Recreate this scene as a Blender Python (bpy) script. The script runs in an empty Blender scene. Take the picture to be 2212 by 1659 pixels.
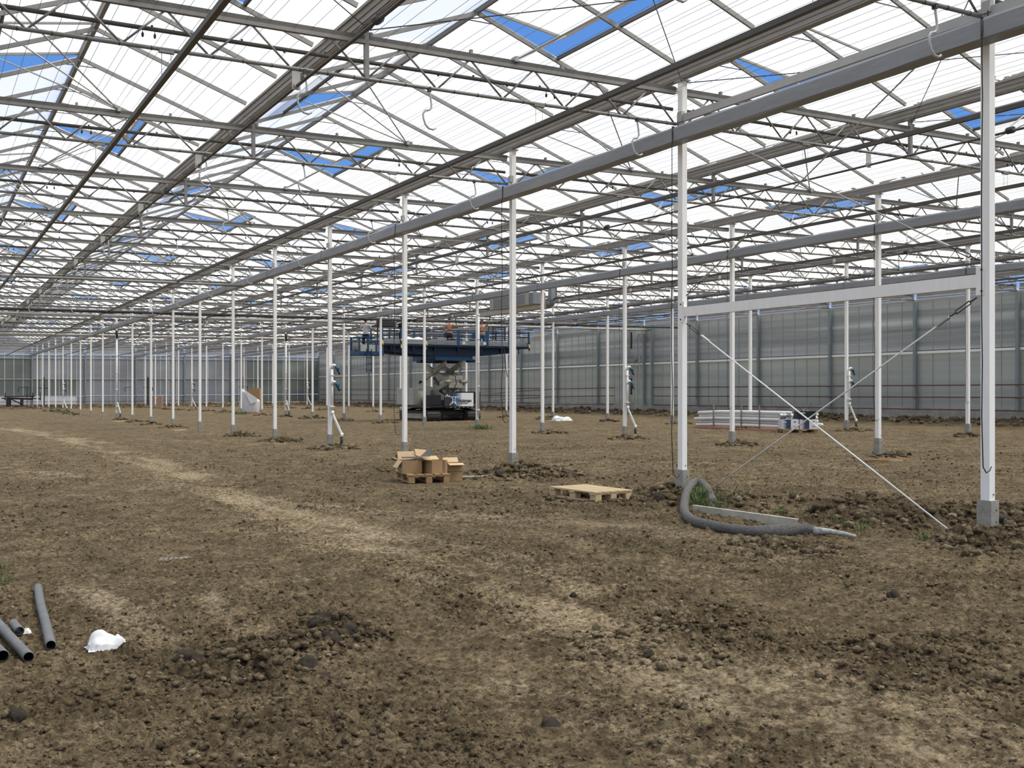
import bpy, math, random
import numpy as np
from mathutils import Vector, Matrix, Euler
R=random.Random(7)
SC=bpy.context.scene
COL=SC.collection
# ------------------------------------------------------------------ camera
F=2293.6; Y0=847.1; TH=.5098; CX,CY,CZ=-9.600,-7.144,1.52
cam=bpy.data.cameras.new('camera'); co=bpy.data.objects.new('camera',cam); COL.objects.link(co)
cam.sensor_width=36; cam.lens=36*F/2212; cam.shift_y=(Y0-829.5)/2212; cam.clip_end=600
co.location=(CX,CY,CZ); co.rotation_euler=(math.pi/2,0,-TH); SC.camera=co
# ------------------------------------------------------------------ world, sun, exposure
SC.view_settings.view_transform='Standard'; SC.view_settings.look='None'; SC.view_settings.gamma=1
SC.view_settings.use_curve_mapping=False; SC.view_settings.exposure=0.86
W=bpy.data.worlds.new('sky'); SC.world=W; W.use_nodes=True; nt=W.node_tree; nt.nodes.clear()
def N(nt,t,**k):
    n=nt.nodes.new(t)
    for a,b in k.items():
        if a[0]=='i' and a[1:].isdigit(): n.inputs[int(a[1:])].default_value=b
        elif a in('inp',):
            for q,w in b.items(): n.inputs[q].default_value=w
        else: setattr(n,a,b)
    return n
def L(nt,a,b): nt.links.new(a,b)
wo=N(nt,'ShaderNodeOutputWorld'); bg=N(nt,'ShaderNodeBackground',i1=1.0); tc=N(nt,'ShaderNodeTexCoord')
sx=N(nt,'ShaderNodeSeparateXYZ'); L(nt,tc.outputs['Generated'],sx.inputs[0])
cr=N(nt,'ShaderNodeValToRGB'); cr.color_ramp.elements[0].position=0.0; cr.color_ramp.elements[0].color=(.20,.30,.46,1); q_=cr.color_ramp.elements.new(.22); q_.color=(.070,.175,.425,1)
cr.color_ramp.elements[-1].position=.7; cr.color_ramp.elements[-1].color=(.045,.130,.38,1); L(nt,sx.outputs['Z'],cr.inputs[0])
mp=N(nt,'ShaderNodeMapping'); mp.inputs['Scale'].default_value=(1.6,1.6,4.5); L(nt,tc.outputs['Generated'],mp.inputs[0])
no=N(nt,'ShaderNodeTexNoise',inp={'Scale':1.7,'Detail':7,'Roughness':.6}); L(nt,mp.outputs[0],no.inputs[0])
c2=N(nt,'ShaderNodeValToRGB'); c2.color_ramp.elements[0].position=.60; c2.color_ramp.elements[1].position=.80; L(nt,no.outputs[0],c2.inputs[0])
mx=N(nt,'ShaderNodeMixRGB',i2=(.62,.65,.69,1)); L(nt,c2.outputs[0],mx.inputs[0]); L(nt,cr.outputs[0],mx.inputs[1])
L(nt,mx.outputs[0],bg.inputs[0]); L(nt,bg.outputs[0],wo.inputs[0])
sl=bpy.data.lights.new('sun','SUN'); sl.energy=6.4; sl.angle=math.radians(32); sl.color=(1,.955,.87)
so=bpy.data.objects.new('sun',sl); COL.objects.link(so)
so.rotation_euler=Vector((.42,-.30,.86)).to_track_quat('Z','Y').to_euler()
# ------------------------------------------------------------------ materials
def mat(name,col,rough=.6,metal=0.,noise=0.,scale=8.,bump=0.,bscale=40.,dark=None,spec=.4,stretch=None):
    m=bpy.data.materials.new(name); m.use_nodes=True; t=m.node_tree; b=t.nodes['Principled BSDF']
    b.inputs['Roughness'].default_value=rough; b.inputs['Metallic'].default_value=metal
    b.inputs['Specular IOR Level'].default_value=spec
    c=(*col,1)
    tcn=N(t,'ShaderNodeTexCoord'); src=tcn.outputs['Object']
    if stretch:
        mpn=N(t,'ShaderNodeMapping'); mpn.inputs['Scale'].default_value=stretch; L(t,src,mpn.inputs[0]); src=mpn.outputs[0]
    if noise>0:
        n=N(t,'ShaderNodeTexNoise',inp={'Scale':scale,'Detail':5,'Roughness':.6}); L(t,src,n.inputs['Vector'])
        r=N(t,'ShaderNodeValToRGB'); d=dark or tuple(x*(1-noise) for x in col)
        r.color_ramp.elements[0].position=.32; r.color_ramp.elements[0].color=(*d,1)
        r.color_ramp.elements[1].position=.68; r.color_ramp.elements[1].color=c
        L(t,n.outputs[0],r.inputs[0]); L(t,r.outputs[0],b.inputs['Base Color'])
    else: b.inputs['Base Color'].default_value=c
    if bump>0:
        n2=N(t,'ShaderNodeTexNoise',inp={'Scale':bscale,'Detail':4}); L(t,src,n2.inputs['Vector'])
        bp=N(t,'ShaderNodeBump',inp={'Strength':bump,'Distance':.02}); L(t,n2.outputs[0],bp.inputs['Height']); L(t,bp.outputs[0],b.inputs['Normal'])
    return m
M={}
M['white']=mat('white_coated_steel',(.90,.89,.85),.45,0,.06,3,stretch=(6,6,1.2))
M['conc']=mat('concrete',(.36,.35,.30),.9,0,.35,9,.25,60)
M['conc2']=mat('plinth_concrete',(.42,.41,.36),.9,0,.35,2.2,.2,30)
M['galv']=mat('galvanised_steel',(.25,.245,.23),.55,.2,.18,6)
M['galvd']=mat('dull_galvanised_steel',(.115,.108,.098),.55,.2,.2,6)
M['galvl']=mat('light_galvanised_steel',(.44,.435,.41),.5,.1,.15,6)
M['alu']=mat('aluminium',(.33,.315,.295),.5,.2,.15,3)
M['post']=mat('blue_grey_steel',(.25,.29,.295),.5,.2,.15,4)
M['dark']=mat('dark_steel',(.05,.052,.055),.5,.2,.2,8)
M['black']=mat('black_plastic',(.012,.013,.015),.5,0)
M['hole']=mat('hole_black',(.02,.02,.018),.9,0)
M['rust']=mat('rusty_red_pipe',(.16,.055,.045),.6,.1,.3,5)
M['redbr']=mat('red_brown',(.30,.12,.09),.7,0,.3,3)
M['bundle']=mat('silver_grey_screen_wrap',(.27,.285,.30),.42,.05,.12,2.0,.5,5,stretch=(1,.35,1.5))
M['pvc']=mat('white_plastic',(.80,.80,.76),.35,0,.06,4)
M['hookp']=mat('grey_white_plastic',(.50,.53,.53),.4,0,.1,4)
M['greyp']=mat('grey_pvc',(.145,.155,.15),.55,0,.30,7,.1,60)
M['greyin']=mat('pipe_inside',(.05,.052,.05),.8)
M['teal']=mat('blue_valve_plastic',(.012,.10,.17),.4,0,.2,10)
M['wood']=mat('pale_pallet_wood',(.62,.47,.27),.75,0,.28,5,.1,30,stretch=(1,6,6))
M['wood2']=mat('brown_pallet_wood',(.42,.27,.13),.8,0,.35,5,.1,30,stretch=(1,6,6))
M['woodo']=mat('orange_timber',(.50,.28,.11),.8,0,.3,5,stretch=(1,6,6))
M['card']=mat('brown_cardboard',(.36,.235,.12),.85,0,.12,4)
M['card2']=mat('pale_cardboard',(.60,.44,.25),.85,0,.12,4)
M['paper']=mat('white_label_paper',(.70,.72,.74),.7)
M['tape']=mat('brown_tape',(.20,.13,.07),.4)
M['bag']=mat('white_plastic_film',(.74,.74,.73),.3,0,.12,9,.3,20)
M['bigbag']=mat('woven_white_sack',(.66,.67,.69),.7,0,.2,4,.4,12,stretch=(1,1,6))
M['cream']=mat('cream_paint',(.42,.39,.31),.5,.05,.25,3)
M['creaml']=mat('off_white_paint',(.50,.50,.44),.5,.05,.2,3)
M['blue']=mat('blue_paint',(.018,.085,.20),.45,.1,.25,4)
M['navy']=mat('dark_blue_paint',(.010,.028,.065),.5,.1,.25,4)
M['trackm']=mat('muddy_steel_track',(.055,.052,.046),.7,.3,.4,8,.2,30)
M['skin']=mat('skin',(.48,.25,.15),.6,0,.1,6)
M['shirt']=mat('light_grey_shirt',(.62,.60,.62),.8)
M['bshirt']=mat('black_shirt',(.02,.02,.024),.8)
M['trous']=mat('dark_trousers',(.013,.014,.02),.8)
M['jean']=mat('blue_work_trousers',(.02,.10,.17),.8)
M['hair']=mat('dark_hair',(.03,.018,.012),.8)
M['grey']=mat('grey_painted_steel',(.25,.27,.28),.5,.2,.15,4)
M['red']=mat('red_paint',(.35,.02,.03),.4)
M['fuzz']=mat('fibre_wrapped_drain_hose',(.24,.23,.21),.95,0,.75,70,.9,110)
M['chan']=mat('weathered_white_profile',(.52,.49,.40),.6,0,.4,6)
M['clod']=mat('dark_soil_clod',(.085,.066,.044),.95,0,.5,14,.8,45)
M['clodl']=mat('dry_soil_clod',(.23,.18,.12),.95,0,.5,14,.8,45)
def stripes():
    m=bpy.data.materials.new('hazard_stripes'); m.use_nodes=True; t=m.node_tree; b=t.nodes['Principled BSDF']
    tcn=N(t,'ShaderNodeTexCoord'); w=N(t,'ShaderNodeTexWave',inp={'Scale':1.6}); w.bands_direction='DIAGONAL'; L(t,tcn.outputs['Object'],w.inputs[0])
    r=N(t,'ShaderNodeValToRGB'); r.color_ramp.interpolation='CONSTANT'; r.color_ramp.elements[0].color=(.02,.02,.02,1); r.color_ramp.elements[1].position=.5; r.color_ramp.elements[1].color=(.75,.62,.32,1)
    L(t,w.outputs[0],r.inputs[0]); L(t,r.outputs[0],b.inputs['Base Color']); return m
M['haz']=stripes()
def film(name,wear=True,base=.31,dif=.40,col=(.765,.765,.72)):
    m=bpy.data.materials.new(name); m.use_nodes=True; t=m.node_tree; t.nodes.clear()
    o=N(t,'ShaderNodeOutputMaterial'); tr=N(t,'ShaderNodeBsdfTransparent'); tl=N(t,'ShaderNodeBsdfTranslucent',i0=(*col,1)); df=N(t,'ShaderNodeBsdfDiffuse',i0=(*col,1))
    m1=N(t,'ShaderNodeMixShader',i0=1-dif); L(t,df.outputs[0],m1.inputs[1]); L(t,tl.outputs[0],m1.inputs[2])
    m2=N(t,'ShaderNodeMixShader',i0=base); L(t,m1.outputs[0],m2.inputs[1]); L(t,tr.outputs[0],m2.inputs[2]); L(t,m2.outputs[0],o.inputs[0])
    if wear:   # folds in the sheet let more sky through; thinner towards the ridge clamp (uv.y = metres below the ridge)
        uv=N(t,'ShaderNodeUVMap'); s=N(t,'ShaderNodeSeparateXYZ'); L(t,uv.outputs[0],s.inputs[0])
        mpn=N(t,'ShaderNodeMapping'); mpn.inputs['Scale'].default_value=(9,1.1,1); L(t,uv.outputs[0],mpn.inputs[0])
        n=N(t,'ShaderNodeTexNoise',inp={'Scale':2.2,'Detail':6,'Roughness':.65}); L(t,mpn.outputs[0],n.inputs[0])
        a=N(t,'ShaderNodeMapRange',inp={1:.0,2:.45,3:.34,4:0.}); L(t,s.outputs[1],a.inputs[0])
        b=N(t,'ShaderNodeMath',operation='MULTIPLY'); L(t,n.outputs[0],b.inputs[0]); L(t,a.outputs[0],b.inputs[1])
        c=N(t,'ShaderNodeMapRange',inp={1:.55,2:.9,3:0.,4:.12}); L(t,n.outputs[0],c.inputs[0])
        d=N(t,'ShaderNodeMath',operation='ADD'); L(t,b.outputs[0],d.inputs[0]); L(t,c.outputs[0],d.inputs[1])
        e=N(t,'ShaderNodeMath',operation='ADD',i1=base); L(t,d.outputs[0],e.inputs[0]); L(t,e.outputs[0],m2.inputs[0])
    return m
M['film']=film('diffusing_roof_film'); M['film2']=film('vent_film',False,.26)
def pane(name,c0,c1,c2,trans=.25,sc=(.05,.05,2.2)):
    m=bpy.data.materials.new(name); m.use_nodes=True; t=m.node_tree; t.nodes.clear()
    o=N(t,'ShaderNodeOutputMaterial'); g=N(t,'ShaderNodeNewGeometry'); mpn=N(t,'ShaderNodeMapping'); mpn.inputs['Scale'].default_value=sc; L(t,g.outputs['Position'],mpn.inputs[0])
    n=N(t,'ShaderNodeTexNoise',inp={'Scale':1.,'Detail':4,'Roughness':.55}); L(t,mpn.outputs[0],n.inputs[0])
    r=N(t,'ShaderNodeValToRGB'); e=r.color_ramp.elements; e[0].position=.3; e[0].color=(*c0,1); e[1].position=.7; e[1].color=(*c2,1); q=e.new(.5); q.color=(*c1,1); L(t,n.outputs[0],r.inputs[0])  # tone bands painted into the glass for the blurred view outside
    df=N(t,'ShaderNodeBsdfDiffuse'); tl=N(t,'ShaderNodeBsdfTranslucent'); gl=N(t,'ShaderNodeBsdfGlossy',i1=.18); L(t,r.outputs[0],df.inputs[0]); L(t,r.outputs[0],tl.inputs[0])
    m1=N(t,'ShaderNodeMixShader',i0=trans); L(t,df.outputs[0],m1.inputs[1]); L(t,tl.outputs[0],m1.inputs[2])
    m2=N(t,'ShaderNodeMixShader',i0=.07); L(t,m1.outputs[0],m2.inputs[1]); L(t,gl.outputs[0],m2.inputs[2]); L(t,m2.outputs[0],o.inputs[0]); return m
M['pane']=pane('hazy_wall_glazing',(.24,.255,.25),(.41,.43,.42),(.64,.66,.645))
M['panel']=pane('hazy_low_glazing',(.34,.36,.335),(.42,.44,.40),(.50,.52,.46))
M['panee']=pane('hazy_end_glazing',(.27,.285,.31),(.32,.335,.36),(.38,.395,.415),sc=(.12,.05,.6))
M['panew']=pane('pale_end_glazing',(.80,.80,.79),(.84,.84,.83),(.88,.88,.87),.3)
M['paneg']=pane('green_grey_end_glazing',(.15,.17,.155),(.20,.22,.20),(.27,.30,.27),sc=(.12,.05,.6))
# ------------------------------------------------------------------ builders
def S(x,y): return .007*x-.0008*y
class MB:
    def __init__(s): s.v=[]; s.f=[]; s.uv=None
    def add(s,vs,fs):
        b=len(s.v); s.v+= [tuple(p) for p in vs]; s.f+=[tuple(b+i for i in f) for f in fs]; return s
    def box(s,c,d,rot=None):
        x,y,z=[k/2 for k in d]; vs=[Vector((a*x,b*y,e*z)) for e in(-1,1) for b in(-1,1) for a in(-1,1)]
        if rot is not None:
            m=rot if isinstance(rot,Matrix) else Euler(rot).to_matrix(); vs=[m@p for p in vs]
        c=Vector(c); return s.add([p+c for p in vs],[(0,2,3,1),(4,5,7,6),(0,1,5,4),(2,6,7,3),(0,4,6,2),(1,3,7,5)])
    def bar(s,a,b,w,h=None,up=(0,0,1)):      # rectangular bar between two points
        a=Vector(a);b=Vector(b);h=h or w; d=b-a; l=d.length; d.normalize(); u=Vector(up)
        if abs(d.dot(u))>.99: u=Vector((0,1,0))
        r=d.cross(u).normalized(); u=r.cross(d).normalized()
        m=Matrix((r,d,u)).transposed(); return s.box((a+b)/2,(w,l,h),m)
    def tube(s,pts,r,n=8,cap=True,closed=False):
        pts=[Vector(p) for p in pts]; rs=r if isinstance(r,(list,tuple)) else [r]*len(pts)
        b=len(s.v); pr=None
        for i,p in enumerate(pts):
            d=(pts[min(i+1,len(pts)-1)]-pts[max(i-1,0)]).normalized()
            if pr is None:
                u=Vector((0,0,1)) if abs(d.z)<.9 else Vector((1,0,0)); pr=d.cross(u).normalized()
            else: pr=(pr-d*pr.dot(d)).normalized()
            q=d.cross(pr)
            for k in range(n):
                a=2*math.pi*k/n; s.v.append(tuple(p+(pr*math.cos(a)+q*math.sin(a))*rs[i]))
        for i in range(len(pts)-1):
            for k in range(n): k2=(k+1)%n; s.f.append((b+i*n+k,b+i*n+k2,b+(i+1)*n+k2,b+(i+1)*n+k))
        if cap: s.f.append(tuple(b+k for k in range(n-1,-1,-1))); s.f.append(tuple(b+(len(pts)-1)*n+k for k in range(n)))
        return s
    def pipe(s,pts,r,t,n=16):                # open pipe with wall thickness
        s.tube(pts,r,n,False); a=len(s.v)-n*len(pts); s.tube(pts,r-t,n,False); c=len(s.v)-n*len(pts)
        for e in(0,len(pts)-1):
            for k in range(n): k2=(k+1)%n; s.f.append((a+e*n+k,a+e*n+k2,c+e*n+k2,c+e*n+k))
        return s
    def prof(s,pr,y0,y1,x=0,z=0):            # open or closed profile (list of x,z) pushed along y
        n=len(pr); b=len(s.v); s.v+=[(x+p[0],y0,z+p[1]) for p in pr]+[(x+p[0],y1,z+p[1]) for p in pr]
        for k in range(n): k2=(k+1)%n; s.f.append((b+k,b+k2,b+n+k2,b+n+k))
        s.f.append(tuple(b+k for k in range(n))); s.f.append(tuple(b+n+k for k in range(n-1,-1,-1))); return s
    def mesh(s,name,m,smooth=False):
        me=bpy.data.meshes.new(name); me.from_pydata(s.v,[],s.f); me.materials.append(M[m] if isinstance(m,str) else m)
        if smooth: me.shade_smooth()
        return me
    def build(s,name,m,parent=None,smooth=False,loc=None,**k):
        return put(name,s.mesh(name,m,smooth),parent,loc,**k)
def put(name,me,parent=None,loc=None,rot=None,**k):
    o=bpy.data.objects.new(name,me); COL.objects.link(o)
    if parent is not None: o.parent=parent
    if loc is not None: o.location=loc
    if rot is not None: o.rotation_euler=rot
    for a,b in k.items(): o[a]=b
    return o
def thing(name,label,cat,loc=(0,0,0),rot=(0,0,0),group=None,kind='thing',data=None):
    o=put(name,data,None,loc,rot)
    o['label']=label
    if cat: o['category']=cat
    if group: o['group']=group
    if kind: o['kind']=kind
    return o
ORD='first second third fourth fifth sixth seventh eighth ninth tenth eleventh twelfth thirteenth fourteenth fifteenth sixteenth seventeenth eighteenth nineteenth twentieth twenty-first twenty-second'.split()
def bev(o,w=.006,n=2):
    b=o.modifiers.new('bevel','BEVEL'); b.width=w; b.segments=n; b.limit_method='ANGLE'; return o
# ------------------------------------------------------------------ the floor: soil relief
def hsh(i,j,k):
    a=np.sin(i*127.1+j*311.7+k*74.7)*43758.5453; return a-np.floor(a)
def vnoise(x,y,k=0):
    i=np.floor(x);j=np.floor(y);fx=x-i;fy=y-j;fx=fx*fx*(3-2*fx);fy=fy*fy*(3-2*fy)
    a=hsh(i,j,k);b=hsh(i+1,j,k);c=hsh(i,j+1,k);d=hsh(i+1,j+1,k); return (a+(b-a)*fx)*(1-fy)+(c+(d-c)*fx)*fy-.5
def fbm(x,y,k=0,o=4):
    r=0;a=1
    for q in range(o): r=r+a*vnoise(x,y,k+q*3); x=x*2.03+5.1;y=y*2.03+1.7;a*=.5
    return r
def bumps(x,y,s,k,dens):          # domes of clods, one per cell
    X=x/s;Y=y/s;i0=np.floor(X);j0=np.floor(Y);h=np.zeros_like(X)
    for di in(-1,0,1):
        for dj in(-1,0,1):
            i=i0+di;j=j0+dj; on=hsh(i,j,k)
            px=i+hsh(i,j,k+1);py=j+hsh(i,j,k+2);r=.35+.45*hsh(i,j,k+3)
            a=hsh(i,j,k+4)*3.14; dx=X-px;dy=Y-py; ex=dx*np.cos(a)+dy*np.sin(a); ey=-dx*np.sin(a)+dy*np.cos(a)
            d2=(ex*ex+ey*ey*1.9)/(r*r)
            h=np.maximum(h,np.where(on<dens,r*np.sqrt(np.clip(1-d2,0,1))*(.55+.45*hsh(i,j,k+5)),0))
    return h*s
def gpx(px,py,z=0.):              # where the sight line through a spot of the photo meets the plane z
    tx=(px-1106)/F; tz=(Y0-py)/F; c,s=math.cos(TH),math.sin(TH)
    Z=(z-CZ)/tz; return (CX+Z*(tx*c+s),CY+Z*(-tx*s+c))
def lane(pts): 
    o=[]
    for p in pts:
        x,y=gpx(*p,0.)
        for _ in range(3): x,y=gpx(*p,S(x,y))
        o.append((x,y))
    return o
LANES=[(lane([(20,925),(180,955),(350,1010),(520,1075),(700,1140),(900,1195),(1100,1255),(1300,1345),(1480,1430),(1700,1530),(1950,1620),(2150,1700)]),.6,.85),
       (lane([(0,1010),(220,1040),(420,1062),(620,1085),(850,1105),(1150,1130),(1400,1150),(1700,1190)]),.5,.5),
       (lane([(140,1225),(230,1300),(330,1380)]),.24,.75),(lane([(430,1255),(480,1330),(560,1400)]),.12,.5),
       (lane([(300,950),(600,960),(1000,975)]),.6,.4),(lane([(1500,1480),(1750,1520),(2000,1500),(2212,1540)]),.30,.45),
       (lane([(1200,1500),(1350,1590),(1500,1659)]),.35,.7),(lane([(1100,1010),(1400,1000),(1800,1010)]),1.0,.35)]
def pdist(x,y,P):
    best=np.full_like(x,1e9); side=np.zeros_like(x)
    for (ax,ay),(bx,by) in zip(P[:-1],P[1:]):
        dx,dy=bx-ax,by-ay; l=dx*dx+dy*dy; t=np.clip(((x-ax)*dx+(y-ay)*dy)/l,0,1)
        d=np.hypot(x-ax-t*dx,y-ay-t*dy); sg=np.sign((x-ax)*dy-(y-ay)*dx); m=d<best; best=np.where(m,d,best); side=np.where(m,sg,side)
    return best,side
MOUNDS=[]                          # x,y,radius,height
for k in range(21):
    for v in(0,9.6,19.2):
        if R.random()<.85: MOUNDS.append((v+R.uniform(-.15,.25),5*k+R.uniform(-.35,.1),R.uniform(.35,.62),R.uniform(.05,.12)))
MOUNDS+=[(.2,-.4,.9,.10),(-.1,4.5,1.0,.10),(-.75,5.7,.75,.10),(1.0,2.4,1.1,.13),(.3,1.6,.8,.07),(2.0,1.0,1.0,.07),(-.3,9.7,.75,.12),(.45,9.4,.5,.08),(-7.35,-.75,.34,.10),(-7.75,-1.0,.30,.09),(-8.05,-1.2,.3,.07),(-5.6,-1.9,.5,.07),(-4.5,-3.0,.6,.05),(1.2,.3,.6,.08),(-2.2,.6,.5,.03)]
FLATS=[(-1.18,5.62,.95,.03),(-1.96,9.62,1.0,.02),(*gpx(1928,999,S(8,8)),.5,.0),(*gpx(1722,936,S(17,20)),1.0,.0),(*gpx(540,893,S(11,67)),1.2,0),(17.7,23.2,1.2,0),(17.6,21.2,1.2,0),(17.9,25.5,1.2,0)]
def relief(x,y):
    t=np.zeros_like(x)
    for P,w,a in LANES:
        d,sg=pdist(x,y,P); w2=w*(1+.6*fbm(x*.9,y*.9,40,3)); q=d*sg
        st=.50+1.25*fbm(q*3.1,(x*.62+y*.78)*.7,44,4)
        t=np.maximum(t,a*np.exp(-(d/w2)**2*.9)*np.clip(st,.05,1.1))
    big=fbm(x*.35,y*.35,3,3); patch=fbm(x*.8+9,y*.8,11,4)
    t=np.clip(t+.28*np.clip(patch,0,1),0,1)
    rough=np.clip(.66-.40*t+.55*fbm(x*.6,y*.6,21,4),.16,1.)
    near=np.clip(1-np.hypot((x+8.4)/2.6,(y+1.6)/2.6),0,1); rough=np.clip(rough+.35*near,0,1.1)
    z=.035*big+.02*patch
    for mx_,my,r,h in MOUNDS:
        q=np.exp(-(((x-mx_)**2+(y-my)**2)/(r*r))*1.6); z=z+h*q; rough=np.clip(rough+.9*q,0,1.4); t=t*(1-.7*q)
    for fx_,fy_,r,h in FLATS:
        q=np.clip(1.6-1.6*(((x-fx_)**2+(y-fy_)**2)/(r*r)),0,1); q=q*q*(3-2*q); z=z*(1-q); rough=rough*(1-.85*q)
    b=np.clip((x-26.4)/1.6,0,1); e=np.clip((y-100.5)/2.2,0,1); bb=np.maximum(b,e)*(.6+.8*np.abs(fbm(x*.7,y*.7,55,3)))
    z=z+.30*bb; rough=np.clip(rough+bb,0,1.4); t=t*(1-bb*.8)
    # wheel ruts with cleat marks alongside the first lane
    d,sg=pdist(x,y,LANES[0][0]); ds=d*sg
    for o_ in(-1.5,.0,1.2): 
        rr=np.exp(-((ds-o_)/.22)**2); z=z-.018*rr+.010*rr*np.sin((x*.6+y*.8)*48); rough=rough*(1-.6*rr)
    return z,rough,t
def ground(x,y,fine=True):
    z,rough,t=relief(x,y)
    bs=bumps(x,y,.105,7,.13)*.8+bumps(x+3,y,.055,17,.36)*1.1
    if fine: bs=bs+bumps(x,y+7,.028,27,.62)*1.2
    z=z+.92*bs*np.clip(rough,.32,1.15)+.024*fbm(x*7,y*7,61,3)*(.30+rough)+.008*fbm(x*31,y*31,71,2)
    # polygon cracks in the dry lanes
    return z+S(x,y),rough,t
def gz(x,y): return float(ground(np.array([float(x)]),np.array([float(y)]))[0][0])
def gmean(x,y): return float(relief(np.array([float(x)]),np.array([float(y)]))[0][0])+S(x,y)
rs=[3.0]
while rs[-1]<150: rs.append(rs[-1]*(1.0027 if rs[-1]<11 else 1.0045 if rs[-1]<40 else 1.011))
rs=np.array(rs); na=860; an=np.linspace(TH-math.radians(37),TH+math.radians(37),na)
RR,AA=np.meshgrid(rs,an,indexing='ij'); gx=(CX+RR*np.sin(AA)).ravel(); gy=(CY+RR*np.cos(AA)).ravel()
gz_,gr,gt=ground(gx,gy)
fl=thing('floor','bare brown cloddy soil crossed by pale dry wheel tracks',None,kind='structure')
del fl['label']
def gridmesh(name,x,y,z,nr,nc,attrs):
    me=bpy.data.meshes.new(name); nv=nr*nc; me.vertices.add(nv); cc=np.empty((nv,3),np.float32); cc[:,0]=x;cc[:,1]=y;cc[:,2]=z; me.vertices.foreach_set('co',cc.ravel())
    i,j=np.meshgrid(np.arange(nr-1),np.arange(nc-1),indexing='ij'); a=(i*nc+j).ravel(); q=np.stack([a,a+1,a+nc+1,a+nc],1)[:,::-1]
    nf=len(q); me.loops.add(nf*4); me.loops.foreach_set('vertex_index',q.ravel().astype(np.int32)); me.polygons.add(nf)
    me.polygons.foreach_set('loop_start',np.arange(0,nf*4,4,dtype=np.int32)); me.polygons.foreach_set('loop_total',np.full(nf,4,np.int32))
    for n_,v_ in attrs.items():
        at=me.attributes.new(n_,'FLOAT','POINT'); at.data.foreach_set('value',v_.astype(np.float32))
    me.update(calc_edges=True); me.polygons.foreach_set('use_smooth',np.ones(nf,bool)); return me
def soilmat():
    m=bpy.data.materials.new('soil'); m.use_nodes=True; t=m.node_tree; b=t.nodes['Principled BSDF']; b.inputs['Roughness'].default_value=.97; b.inputs['Specular IOR Level'].default_value=.12
    g=N(t,'ShaderNodeNewGeometry'); P=g.outputs['Position']
    a=N(t,'ShaderNodeAttribute',attribute_name='dry'); ro=N(t,'ShaderNodeAttribute',attribute_name='rough')
    n1=N(t,'ShaderNodeTexNoise',inp={'Scale':2.3,'Detail':9,'Roughness':.68}); L(t,P,n1.inputs[0])
    n2=N(t,'ShaderNodeTexNoise',inp={'Scale':19,'Detail':8,'Roughness':.78}); L(t,P,n2.inputs[0])
    n3=N(t,'ShaderNodeTexVoronoi',inp={'Scale':34}); L(t,P,n3.inputs[0])
    r=N(t,'ShaderNodeValToRGB'); e=r.color_ramp.elements; e[0].position=.36; e[0].color=(.040,.029,.016,1); e[1].position=.64; e[1].color=(.39,.305,.18,1); q=e.new(.49); q.color=(.150,.113,.065,1)  # clod tone variation, contrast raised to paint crevice shade into the bump lows
    ad=N(t,'ShaderNodeMath',operation='MULTIPLY_ADD',i1=.68); L(t,n2.outputs[0],ad.inputs[0])
    sc=N(t,'ShaderNodeMath',operation='MULTIPLY',i1=.32); L(t,n1.outputs[0],sc.inputs[0]); L(t,sc.outputs[0],ad.inputs[2]); L(t,ad.outputs[0],r.inputs[0])
    dr=N(t,'ShaderNodeValToRGB'); e=dr.color_ramp.elements; e[0].position=.38; e[0].color=(.125,.094,.055,1); e[1].position=.60; e[1].color=(.56,.45,.29,1); L(t,n2.outputs[0],dr.inputs[0])
    # dry crust shows where the track mask is strong, broken up by noise
    m0=N(t,'ShaderNodeMath',operation='MULTIPLY_ADD',i1=1.8,i2=-2.05); L(t,n2.outputs[0],m0.inputs[0])
    mm=N(t,'ShaderNodeMath',operation='MULTIPLY_ADD',i1=1.7); L(t,n1.outputs[0],mm.inputs[0]); L(t,m0.outputs[0],mm.inputs[2])
    ms=N(t,'ShaderNodeMath',operation='MULTIPLY_ADD',i1=1.5); L(t,a.outputs['Fac'],ms.inputs[0]); L(t,mm.outputs[0],ms.inputs[2]); ms.use_clamp=True
    mx=N(t,'ShaderNodeMixRGB'); L(t,ms.outputs[0],mx.inputs[0]); L(t,r.outputs[0],mx.inputs[1]); L(t,dr.outputs[0],mx.inputs[2])
    # damp fresh soil where it has been turned over
    mr=N(t,'ShaderNodeMapRange',inp={1:.68,2:1.3,3:0.,4:.62}); L(t,ro.outputs['Fac'],mr.inputs[0])
    m3=N(t,'ShaderNodeMixRGB',i2=(.070,.050,.029,1)); L(t,mr.outputs[0],m3.inputs[0]); L(t,mx.outputs[0],m3.inputs[1])
    L(t,m3.outputs[0],b.inputs['Base Color'])
    b1=N(t,'ShaderNodeBump',inp={'Strength':1.0,'Distance':.035}); L(t,n2.outputs[0],b1.inputs['Height'])
    b2=N(t,'ShaderNodeBump',inp={'Strength':.8,'Distance':.016}); L(t,n3.outputs['Distance'],b2.inputs['Height']); L(t,b1.outputs[0],b2.inputs['Normal']); L(t,b2.outputs[0],b.inputs['Normal'])
    return m
M['soil']=soilmat()
me=gridmesh('soil_surface',gx,gy,gz_,len(rs),na,{'dry':gt,'rough':gr}); me.materials.append(M['soil'])
put('soil_surface',me,fl)
xs=np.linspace(-160,200,180); ys=np.linspace(-60,260,180); XX,YY=np.meshgrid(xs,ys,indexing='ij'); XX=XX.ravel();YY=YY.ravel()
zz=S(XX,YY)*0-.45+.2*np.clip(XX*.007,-.3,.3)
me=gridmesh('subsoil',XX,YY,zz,180,180,{'dry':np.zeros(len(XX)),'rough':np.full(len(XX),.5)}); me.flip_normals(); me.materials.append(M['soil']); put('subsoil',me,fl)
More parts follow.
